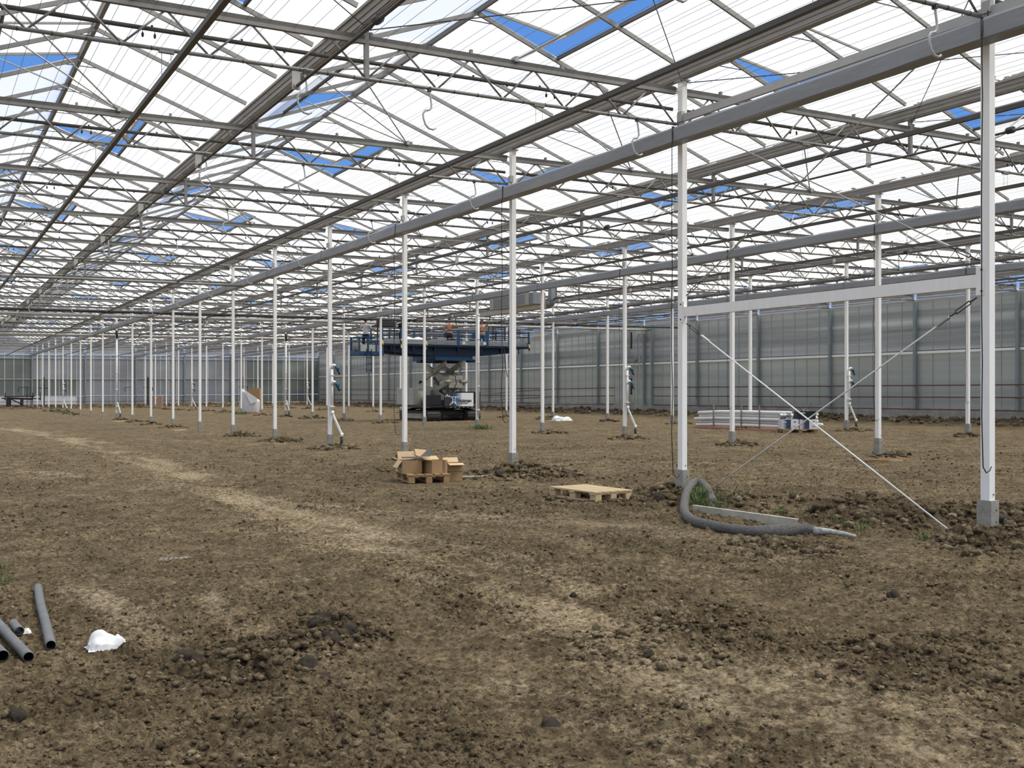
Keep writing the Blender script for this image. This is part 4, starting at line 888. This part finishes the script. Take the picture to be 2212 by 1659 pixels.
for i,(xx,s_) in enumerate(((0.9,1),(10.5,1),(20.1,1),(-.9+0,-1),(8.7,-1))):
    t=thing('black_standpipe','black standpipe with side arm before the end wall, %s from the left'%ORD[(1,3,4,0,2)[i]],'pipe',(xx,103.6,relief(np.array([xx]),np.array([103.6]))[0][0]*.5+S(xx,104)-.05),group='black standpipes at the end wall')
    if s_>0: MB().tube([(0,0,0),(0,0,3.0)],.07,8).build('pipe','black',t); MB().bar((-.45,0,1.95),(.45,0,1.95),.06).bar((.45,0,1.95),(.45,0,1.6),.06).build('side_arm','black',t)
    else: MB().bar((-.4,0,1.95),(.4,0,2.0),.05).bar((.4,.9,0),(.4,.9,2.0),.05).bar((-.4,0,1.95),(-.4,0,1.5),.05).bar((.4,0,2.0),(.4,.9,2.0),.05).build('side_arm','black',t)
# ================================================================== the tracked scissor platform
def vat(px,u):
    tt=(px-1106)/F; c,s_=math.cos(TH),math.sin(TH); Z=(u-CY)/(c-tt*s_); return CX+Z*s_+tt*Z*c
LX,LY,LZ=14.1,43.0,S(14.1,43)-.02
t=thing('scissor_lift','tracked cream scissor lift carrying a wide dark blue working platform','scissor lift',(LX,LY,LZ)); lift=t
for sx_ in(-1.12,1.12):
    o=MB(); r=.26; ln=1.55; prof=[]
    for k in range(9): a=-math.pi/2-math.pi*k/8; prof.append((-ln+r*math.cos(a)*1.0,r+r*math.sin(a)))
    for k in range(9): a=math.pi/2-math.pi*k/8; prof.append((ln+r*math.cos(a),r+r*math.sin(a)))
    n=len(prof)
    for p in prof: o.v.append((sx_-.35,p[0],p[1])); 
    for p in prof: o.v.append((sx_+.35,p[0],p[1]))
    for k in range(n): k2=(k+1)%n; o.f.append((k,k2,n+k2,n+k))
    o.f.append(tuple(range(n))); o.f.append(tuple(n+k for k in range(n-1,-1,-1)))
    tr=o.build('crawler_track','trackm',t)
    me=MB().box((0,0,0),(.73,.035,.05)).mesh('track_pad','trackm')
    path=[]
    per=4*ln+2*math.pi*r
    for i in range(44):
        q=i/44*per
        if q<2*ln: y,z,a=-ln+q,0,0
        elif q<2*ln+math.pi*r: th=(q-2*ln)/r; y,z,a=ln+r*math.sin(th),r-r*math.cos(th),th
        elif q<4*ln+math.pi*r: y,z,a=ln-(q-2*ln-math.pi*r),2*r,math.pi
        else: th=(q-4*ln-math.pi*r)/r; y,z,a=-ln-r*math.sin(th),r+r*math.cos(th),math.pi+th
        put('track_pad',me,tr,(sx_,y,z),(a,0,0))
    put('side_frame',MB().box((sx_-.36,0,.25),(.03,2.2,.22)).box((sx_-.37,0,.36),(.06,2.5,.04)).mesh('side_frame','cream'),tr)
    put('idler',MB().tube([(sx_-.37,-ln,.26),(sx_+.37,-ln,.26)],.20,14).mesh('idler','dark'),tr); put('idler',MB().tube([(sx_-.37,ln,.26),(sx_+.37,ln,.26)],.20,14).mesh('idler','dark'),tr)
    put('mud_guard',MB().bar((sx_,-1.5,.52),(sx_,-.4,.66),.5,.03).bar((sx_,1.5,.52),(sx_,.4,.66),.5,.03).mesh('mud_guard','trackm'),tr)
MB().box((0,0,.42),(1.7,1.7,.30)).box((0,-1.0,.40),(1.6,.25,.22)).build('undercarriage','dark',t)
MB().tube([(0,0,.55),(0,0,.72)],.55,20).build('slew_ring','dark',t)
MB().box((0,.05,.76),(3.1,3.5,.10)).box((.25,-1.70,.72),(1.5,.12,.10)).build('chassis_deck','dark',t)
o=MB().box((-1.1,.85,1.24),(1.0,2.1,.86)).build('cab_housing','creaml',t); bev(o,.03)
MB().box((-1.605,.75,1.30),(.02,.45,.62)).build('dark_grille','dark',t); MB().box((-1.61,.75,1.30),(.015,.75,.78)).build('door_panel','creaml',t)
MB().tube([(-1.40,-.75,.80),(-1.40,-.75,1.55)],.16,14).build('tank','cream',t,True); MB().tube([(-1.40,-.75,.74),(-1.40,-.75,.80)],.10,10).build('tank_foot','cream',t)
MB().box((-1.1,-1.45,1.08),(.72,.6,.50)).build('engine_box','black',t); MB().box((-.30,-1.0,.93),(.8,1.2,.30)).build('hydraulic_block','dark',t)
MB().box((1.2,-.9,1.18),(1.1,.7,.64)).build('battery_box','black',t)
m_=MB()
for i in range(6): m_.box((-.20+i*.24,-1.77,.72),(.10,.02,.05),(0,.5,0))
m_.build('step_grip','galvl',t)
# sign board
def signmat():
    m=bpy.data.materials.new('sign_face'); m.use_nodes=True; q=m.node_tree; b=q.nodes['Principled BSDF']; b.inputs['Roughness'].default_value=.5
    tcn=N(q,'ShaderNodeTexCoord'); s_=N(q,'ShaderNodeSeparateXYZ'); L(q,tcn.outputs['Object'],s_.inputs[0]); mr=N(q,'ShaderNodeMapRange',inp={1:-.82,2:.82}); L(q,s_.outputs[0],mr.inputs[0]); rr=N(q,'ShaderNodeValToRGB'); L(q,mr.outputs[0],rr.inputs[0]); L(q,rr.outputs[0],b.inputs['Base Color'])
    e=rr.color_ramp.elements; e[0].position=.0; e[0].color=(.02,.024,.03,1); e[1].position=1; e[1].color=(.80,.81,.82,1)
    for ps,c in((.28,(.025,.035,.05,1)),(.40,(.03,.08,.20,1)),(.52,(.30,.36,.45,1)),(.62,(.74,.76,.78,1))): z_=e.new(ps); z_.color=c
    return m
M['sign']=signmat(); M['signw']=mat('sign_white',(.82,.83,.84),.5); M['signb']=mat('sign_blue',(.03,.15,.42),.5); M['signk']=mat('sign_black',(.015,.017,.02),.5)
sg=put('sign_board',MB().box((0,0,0),(1.64,.04,.68)).mesh('sign_board','sign'),t,(.24,-1.80,1.10)); 
yy=-.024
b=MB()
zz=[(-.76,.14),(-.66,.27),(-.62,.14),(-.54,.20),(-.50,.13),(-.40,.12)]
for p,q in zip(zz[:-1],zz[1:]): b.bar((p[0],yy,p[1]),(q[0],yy,q[1]),.006,.034,up=(0,1,0)) if False else b.box(((p[0]+q[0])/2,yy,(p[1]+q[1])/2),(math.hypot(q[0]-p[0],q[1]-p[1])+.02,.006,.034),(0,-math.atan2(q[1]-p[1],q[0]-p[0]),0))
def seg(b,p,q,w): b.box(((p[0]+q[0])/2,yy,(p[1]+q[1])/2),(math.hypot(q[0]-p[0],q[1]-p[1]),.006,w),(0,-math.atan2(q[1]-p[1],q[0]-p[0]),0))
seg(b,(-.48,.135),(-.02,.135),.028)
for p,q in(((-.40,.12),(-.34,-.02)),((-.34,-.02),(-.38,-.12)),((-.38,-.12),(-.52,-.28)),((-.18,.12),(-.24,-.02)),((-.24,-.02),(-.20,-.12)),((-.20,-.12),(-.14,-.28)),((-.30,-.10),(-.38,-.20)),((-.28,-.10),(-.20,-.22))): seg(b,p,q,.032)
b.build('emblem','signw',sg)
b=MB(); st=[]
for k in range(10):
    a=math.pi/2+k*math.pi/5; r_=.115 if k%2==0 else .045; st.append((-.285+r_*.75*math.cos(a),yy-.005,.02+r_*math.sin(a)))
b.add(st,[tuple(range(10))]); b.build('emblem_star','signb',sg)
def text(s_,size,x,z,m,par,sh=0):
    cu=bpy.data.curves.new('lettering','FONT'); cu.body=s_; cu.size=size; cu.extrude=.002; cu.shear=sh; cu.align_x='LEFT'; cu.materials.append(M[m]); cu.offset=.006*size/.2; tmp=bpy.data.objects.new('tmp',cu); COL.objects.link(tmp); me=bpy.data.meshes.new_from_object(tmp.evaluated_get(bpy.context.evaluated_depsgraph_get())); bpy.data.objects.remove(tmp); o=bpy.data.objects.new('lettering',me); COL.objects.link(o); o.parent=par; o.location=(x,yy-.003,z); o.rotation_euler=(math.pi/2,0,0); o.scale=(.92,1,1); return o
text('Huisman',.235,-.06,-.13,'signk',sg,.12); text('SCREEN SYSTEMS',.066,.02,-.215,'signk',sg)
# scissor arms
X1,X2=-.22,.68; yn,yf=-1.35,1.95; zbv,zm,ztv=1.12,2.02,3.02
for xx in(X1,X2):
    for a,b_ in(((xx,yn+.1,ztv-.05),(xx,yf,zm)),((xx+.13,yf-.1,ztv-.05),(xx+.13,yn,zm)),((xx,yf,zm),(xx,yn+.15,zbv)),((xx+.13,yn,zm),(xx+.13,yf-.1,zbv))):
        MB().bar(a,b_,.11,.24).build('scissor_arm','cream',t)
    for y,z in((yn,zm),(yf,zm),((yn+yf)/2,(zm+ztv)/2),((yn+yf)/2,(zm+zbv)/2)): MB().tube([(xx-.10,y,z),(xx+.23,y,z)],.085,12).build('pivot_pin','cream',t,True)
MB().bar(((X1+X2)/2+.07,yn,zm+.10),((X1+X2)/2+.07,yn+1.15,zm+.43),.78,.05).build('cross_plate','cream',t); MB().bar(((X1+X2)/2+.07,yn,zm-.10),((X1+X2)/2+.07,yn+1.15,zm-.41),.78,.05).build('cross_plate','cream',t)
MB().box(((X1+X2)/2+.07,yn+.02,zm+.20),(.78,.05,.22)).build('end_plate','cream',t); MB().box(((X1+X2)/2+.07,yn+.02,zm-.22),(.78,.05,.20)).build('end_plate','cream',t)
MB().tube([(X1+.35,-.3,zbv+.1),(X1+.35,.9,zm+.2)],.09,10).build('hydraulic_cylinder','greyp',t,True)
MB().tube([(X1+.25,yn-.05,zm+.42),(X1+.42,yn-.12,zm+.25),(X1+.48,yn-.12,zm-.1),(X1+.3,yn-.10,zm-.5),(X1+.1,yn,zm-.75)],.022,8).build('hose','black',t,True)
MB().box((.2,.2,zbv-.06),(1.2,3.6,.14)).build('lower_frame','cream',t)
# platform
MB().box((.15,0,3.22),(2.1,2.9,.24)).build('bearer_frame','blue',t); MB().box((.0,0,3.05),(2.4,.5,.14)).box((-1.1,-1.2,3.08),(.4,.3,.16)).box((1.2,-1.2,3.08),(.4,.3,.14)).build('slide_block','navy',t)
for y in(-1.45,-.3,.8): MB().add([(-3.9,y-.06,3.52),(-1.2,y-.06,3.32),(1.5,y-.06,3.32),(3.5,y-.06,3.52),(3.5,y-.06,3.80),(-3.9,y-.06,3.80),(-3.9,y+.06,3.52),(-1.2,y+.06,3.32),(1.5,y+.06,3.32),(3.5,y+.06,3.52),(3.5,y+.06,3.80),(-3.9,y+.06,3.80)],[(0,1,2,3,4,5),(11,10,9,8,7,6),(0,6,7,1),(1,7,8,2),(2,8,9,3),(3,9,10,4),(4,10,11,5),(5,11,6,0)]).build('main_beam','navy',t)
for x in(-3.4,-2.2,-1,.3,1.6,2.8): MB().box((x,-.5,3.66),(.12,2.3,.2)).build('cross_member','navy',t)
MB().box((.2,-1.0,3.79),(8.4,1.5,.07)).build('platform_floor','navy',t)
for y in(-1.70,-.28): MB().box((.2,y,4.02),(8.4,.05,.15)).box((.2,y-.01,3.88),(8.4,.08,.10)).build('side_plate','grey',t); MB().box((.2,y-.02,3.84),(8.42,.10,.05)).build('edge_beam','navy',t)
MB().box((4.4,-1.0,3.95),(.06,1.5,.30)).build('end_plate','navy',t)
for x in(-3.9,-2.9,-1.55,.25,1.9,3.2,4.38):
    for y in(-1.73,-.25):
        w_=.14 if x in(.25,1.9) else .07
        MB().box((x,y,4.20),(w_,.06,.90 if w_<.1 else .86)).build('rail_post','blue',t)
for y in(-1.73,-.25):
    for z in(4.60,4.36): MB().box((.25,y,z),(8.3,.035,.04)).build('guard_rail','navy',t)
for z in(4.60,4.36): MB().box((4.38,-1.0,z),(.04,1.5,.04)).build('guard_rail','blue',t)
for x in(-3.9,-2.9,4.38): MB().box((x,-1.79,3.88),(.09,.015,.45)).build('hazard_strip','haz',t)
MB().box((-1.55,-1.79,3.84),(.09,.015,.42)).build('hazard_strip','haz',t)
for x,m_1 in((.55,'paper'),(1.75,'paper')): MB().box((x,-1.75,3.98),(.16,.01,.14)).build('notice_plate',m_1,t)
# lower cage at the left end with ladder
MB().box((-4.45,-1.15,3.30),(1.25,1.1,.06)).build('cage_floor','navy',t)
for x in(-5.08,-4.62,-4.2,-3.85): MB().box((x,-1.68,3.72),(.08,.06,.92 if x!=-4.2 else .55)).build('cage_post','blue',t)
MB().box((-5.08,-.6,3.72),(.09,.06,.92)).build('cage_post','blue',t)
for x in(-4.85,-4.41,-4.03): MB().box((x,-1.68,3.62),(.34,.03,.34)).build('infill_panel','creaml' if x!=-4.03 else 'grey',t)
for y in(-1.68,-.6): MB().box((-4.46,y,3.38),(1.25,.05,.16)).box((-4.46,y,4.16),(1.25,.04,.04)).box((-4.46,y,3.95),(1.25,.03,.03)).build('cage_rail','blue',t)
MB().box((-5.09,-1.14,3.42),(.05,1.1,.24)).box((-5.09,-1.14,4.16),(.04,1.1,.04)).box((-5.09,-1.14,3.95),(.03,1.1,.03)).build('cage_rail','blue',t)
MB().box((-3.45,-.8,4.75),(1.0,.6,.05)).box((-3.9,-1.1,4.3),(.05,.05,.9)).box((-3.0,-1.1,4.3),(.05,.05,.9)).box((-3.45,-1.1,4.88),(1.0,.04,.24)).build('control_stand','dark',t)
ld=MB()
for x in(-4.72,-4.48): ld.box((x,-1.76,3.0),(.035,.03,1.15))
ld.build('ladder','navy',t); 
for i in range(4): MB().box((-4.6,-1.76,2.55+i*.3),(.24,.03,.03)).build('ladder_rung','navy',t)
MB().tube([(2.9,-1.72,3.75),(2.95,-1.75,3.2),(3.0,-1.75,2.6),(3.10,-1.75,2.25)],.018,6).build('loose_cable','black',t,True)
for x in(1.9,3.9): MB().box((x,-1.5,3.62),(.05,.05,.30)).build('bracket_foot','navy',t)
fz_=LZ+3.83
def on(px,u,z=0): return (vat(px,u),u,fz_+z)
# loads standing on the platform
for i,(px,u) in enumerate(((977,41.7),(993,41.8),(1019,41.9))):
    p=on(px,u); q=thing('cable_drum','grey cable drum on the lift platform, %s from the left'%ORD[i],'drum',p,group='cable drums on the lift platform')
    MB().tube([(0,0,.04),(0,0,.36)],.13,14).build('core','galv',q,True); MB().tube([(0,0,0),(0,0,.035)],.23,16).build('flange','galvl',q); MB().tube([(0,0,.36),(0,0,.395)],.23,16).build('flange','galvl',q)
for i,(px,u,d,m,lab) in enumerate(((934,41.8,(.38,.4,.36),'dark','dark slatted crate on the platform left of the grey cabinet'),(950,41.9,(.62,.4,.42),'grey','plain grey cabinet standing on the lift platform'),(881,42.0,(.5,.5,.30),'bag','white wrapped load near the platform left end'),(903,42.0,(.6,.5,.28),'redbr','brown load under white sheeting on the platform'),(1081,41.9,(.9,.4,.34),'galvl','rack of light steel parts at the platform right'),(1040,42.1,(.7,.4,.25),'dark','dark pile of parts right of the cable drums'))):
    q=thing('platform_load',lab,'crate',on(px,u),group='loads on the lift platform'); 
    MB().box((0,0,d[2]/2),d).build('body',m,q) if i!=4 else [MB().bar((-.4+.1*k,-.1,0),(-.35+.12*k,.1,.36),.03).build('steel_part','galvl',q) for k in range(8)]
    if i==0:
        for k in range(3): MB().box((0,-d[1]/2-.01,.06+.12*k),(d[0]+.02,.015,.05)).build('slat','galvl',q)
    if i==1: MB().box((.0,-d[1]/2-.006,.21),(.56,.01,.36)).build('front_panel','creaml',q)
    if i in(2,3): MB().add([(-.3,-.28,.28),(.3,-.28,.30),(.1,.2,.46),(-.25,.2,.36),(-.33,-.30,.05),(.2,-.32,.1)],[(0,1,2,3),(4,5,1,0)]).build('sheeting','bag',q)
q=thing('red_canister','small red canister beside the grey cabinet','canister',on(961,41.75)); MB().tube([(0,0,0),(0,0,.26)],.09,12).build('body','red',q,True); MB().box((0,0,.30),(.03,.16,.03)).build('handle','black',q)
q=thing('fan_coil','round dark reel with orange centre at the platform left end','reel',(vat(775,41.7),41.7,LZ+3.34)); MB().tube([(0,.0,.30),(0,.16,.30)],.28,18).build('reel','grey',q,True); MB().tube([(.0,-.03,.25),(.0,.0,.25)],.15,12).build('centre','woodo',q)
q=thing('timber_plank','pale plank end lying on the platform floor','timber',on(1003,41.6,.05),data=MB().box((0,0,.03),(.5,.3,.04),(0,-.15,.3)).mesh('timber','wood'))
q=thing('wire_basket','small blue framed basket at the platform far side','basket',on(1078,42.4,.55)); b=MB()
for x in(-.5,.5):
    for y in(-.25,.25): b.box((x,y,.2),(.04,.04,.75))
b.box((0,-.25,.55),(1,.03,.03)).box((0,.25,.55),(1,.03,.03)).box((0,0,.2),(1,.5,.04)).box((0,0,-.15),(1,.5,.03)); b.build('frame','navy',q)
# people
def person(lab,loc,rz,J,mats,hair=True,s=1.0):
    """J: joints in metres, x right, y forward, z up; grown into one skin"""
    q=thing('person',lab,'person',loc,(0,0,rz),group='workers on the lift platform'); 
    V=[];E=[];Rd=[]
    def v(p,r): V.append(p);Rd.append(r);return len(V)-1
    def ch(a,pts):
        for p,r in pts: b=v(p,r); E.append((a,b)); a=b
        return a
    pe=v((0,0,.95),.135); ab=ch(pe,[((0,.0,1.10),.125)]); cs_=ch(ab,[((0,.01,1.30),.150)]); nb=ch(cs_,[((0,.0,1.46),.085)]); nk=ch(nb,[((0,.01,1.53),.055)]); hd=ch(nk,[((0,.02,1.62),.078),((0,.015,1.70),.080),((0,.01,1.76),.05)])
    for sd,k in((-1,'L'),(1,'R')):
        kn,an=J['knee'+k],J['ankle'+k]
        h_=ch(pe,[((sd*.10,0,.88),.095),((sd*.11+ (kn[0]-sd*.11)*.4,kn[1]*.4,.70),.082),(kn,.058),(tuple((kn[i]*.55+an[i]*.45) for i in range(3)),.056),(an,.040)])
        ch(h_,[((an[0],an[1]+.10,an[2]-.045),.038),((an[0],an[1]+.19,an[2]-.055),.028)])
        sh=ch(cs_,[((sd*.17,0,1.42),.068)]); el,wr_=J['elbow'+k],J['wrist'+k]
        w=ch(sh,[(tuple((J['sh'+k] if 'sh'+k in J else (sd*.19,0,1.42))[i]*.5+el[i]*.5 for i in range(3)),.048),(el,.040),(wr_,.027)])
        d=(Vector(wr_)-Vector(el)).normalized(); pm_=Vector(wr_)+d*.05; side=d.cross(Vector((0,1,0))).normalized() if abs(d.y)<.9 else Vector((1,0,0))
        pa=ch(w,[(tuple(pm_),.030)])
        for f,(o_,l_) in enumerate(((-.030,.075),(-.010,.085),(.010,.080),(.028,.065))): ch(pa,[(tuple(pm_+side*o_+d*.04),.0095),(tuple(pm_+side*o_*1.15+d*(.04+l_*.55)+Vector((0,.012,0))),.0085)])
        ch(pa,[(tuple(pm_-side*.045+d*.01),.011),(tuple(pm_-side*.06+d*.04),.009)])
    me=bpy.data.meshes.new('body'); me.from_pydata(V,E,[]); tmp=bpy.data.objects.new('body',me); COL.objects.link(tmp)
    md=tmp.modifiers.new('s','SKIN'); sv=me.skin_vertices[0].data
    for i,r in enumerate(Rd): sv[i].radius=(r,r*(.78 if i in(0,1,2) else 1)); 
    sv[0].use_root=True; md2=tmp.modifiers.new('d','SUBSURF'); md2.levels=md2.render_levels=2
    dg=bpy.context.evaluated_depsgraph_get(); bm_=bpy.data.meshes.new_from_object(tmp.evaluated_get(dg)); bpy.data.objects.remove(tmp)
    bm_.materials.clear()
    for m_ in(mats['skin'],mats['top'],mats['trousers'],mats['shoe'],mats['glove']): bm_.materials.append(M[m_])
    for p in bm_.polygons:
        c=p.center; sl=math.hypot(c.x,c.y)
        if c.z<.10: i=3
        elif c.z<.99: i=2 if abs(c.x)<.30 and not('wristlow' in J and abs(c.x)>.24) else 0
        elif c.z<1.49 and abs(c.x)<.30: i=1
        else: i=0
        for k in 'LR':
            if (c-Vector(J['wrist'+k])).length<.13 and mats.get('gl'+k): i=4
        p.material_index=i
    bm_.shade_smooth(); put('body',bm_,q)
    hb=MB(); n=14
    for i in range(6):
        th=math.pi/2*i/5
        for k in range(n): a=2*math.pi*k/n; hb.v.append((.088*math.cos(th)*math.cos(a),.102*math.cos(th)*math.sin(a)-.006,1.685+.105*math.sin(th)+(.0 if i else (-.07 if math.sin(a)<0 else .01))))
        if i:
            for k in range(n): k2=(k+1)%n; hb.f.append(((i-1)*n+k,(i-1)*n+k2,i*n+k2,i*n+k))
    hb.build('hair',mats['hair'],q,True)
    f=MB(); f.add([(-.012,.085,1.64),(.012,.085,1.64),(.008,.085,1.675),(-.008,.085,1.675),(0,.112,1.643)],[(0,1,4),(1,2,4),(2,3,4),(3,0,4)]).build('nose','skin',q); 
    for sx_ in(-.030,.030): MB().tube([(sx_,.082,1.685),(sx_,.092,1.685)],.010,8).build('eye','hair',q)
    MB().box((0,.088,1.605),(.045,.008,.010)).build('mouth','redbr',q)
    for sx_ in(-.083,.083): MB().tube([(sx_,.0,1.655),(sx_*1.06,-.005,1.69)],[.016,.02],8).build('ear','skin',q)
    return q
base_={'kneeL':(-.12,.03,.50),'kneeR':(.12,.02,.50),'ankleL':(-.13,-.02,.08),'ankleR':(.14,-.02,.08)}
def JJ(**k): d=dict(base_); d.update(k); return d
person('worker in light grey shirt and dark trousers at the platform left end',(vat(790,41.85),41.85,LZ+3.35),math.radians(-40),JJ(elbowL=(-.30,.06,1.20),wristL=(-.20,.27,1.22),elbowR=(.33,.05,1.19),wristR=(.24,.29,1.16)),dict(skin='skin',top='shirt',trousers='trous',shoe='black',glove='skin',hair='hair'))
person('worker in black shirt partly hidden behind a nearest-row column',(vat(869,42.1),42.1,LZ+3.50),math.radians(-60),JJ(elbowL=(-.28,.10,1.22),wristL=(-.18,.32,1.30),elbowR=(.28,.10,1.22),wristR=(.18,.32,1.30)),dict(skin='skin',top='bshirt',trousers='trous',shoe='black',glove='skin',hair='hair'))
person('bare-chested worker with one arm raised above the cable drums',(vat(971,42.2),42.2,LZ+3.52),math.radians(150),JJ(elbowL=(-.36,.10,1.34),wristL=(-.34,.16,1.60),elbowR=(.28,.0,1.16),wristR=(.26,.10,.95)),dict(skin='skin',top='skin',trousers='trous',shoe='black',glove='black',glL=True,hair='hair'))
person('bare-chested worker in blue trousers with gloved arms raised high',(vat(1041,42.2),42.2,LZ+3.50),math.radians(160),JJ(elbowL=(-.33,.10,1.56),wristL=(-.40,.14,1.84),elbowR=(.30,.12,1.50),wristR=(.22,.20,1.76)),dict(skin='skin',top='skin',trousers='jean',shoe='black',glove='black',glL=True,glR=True,hair='hair'))
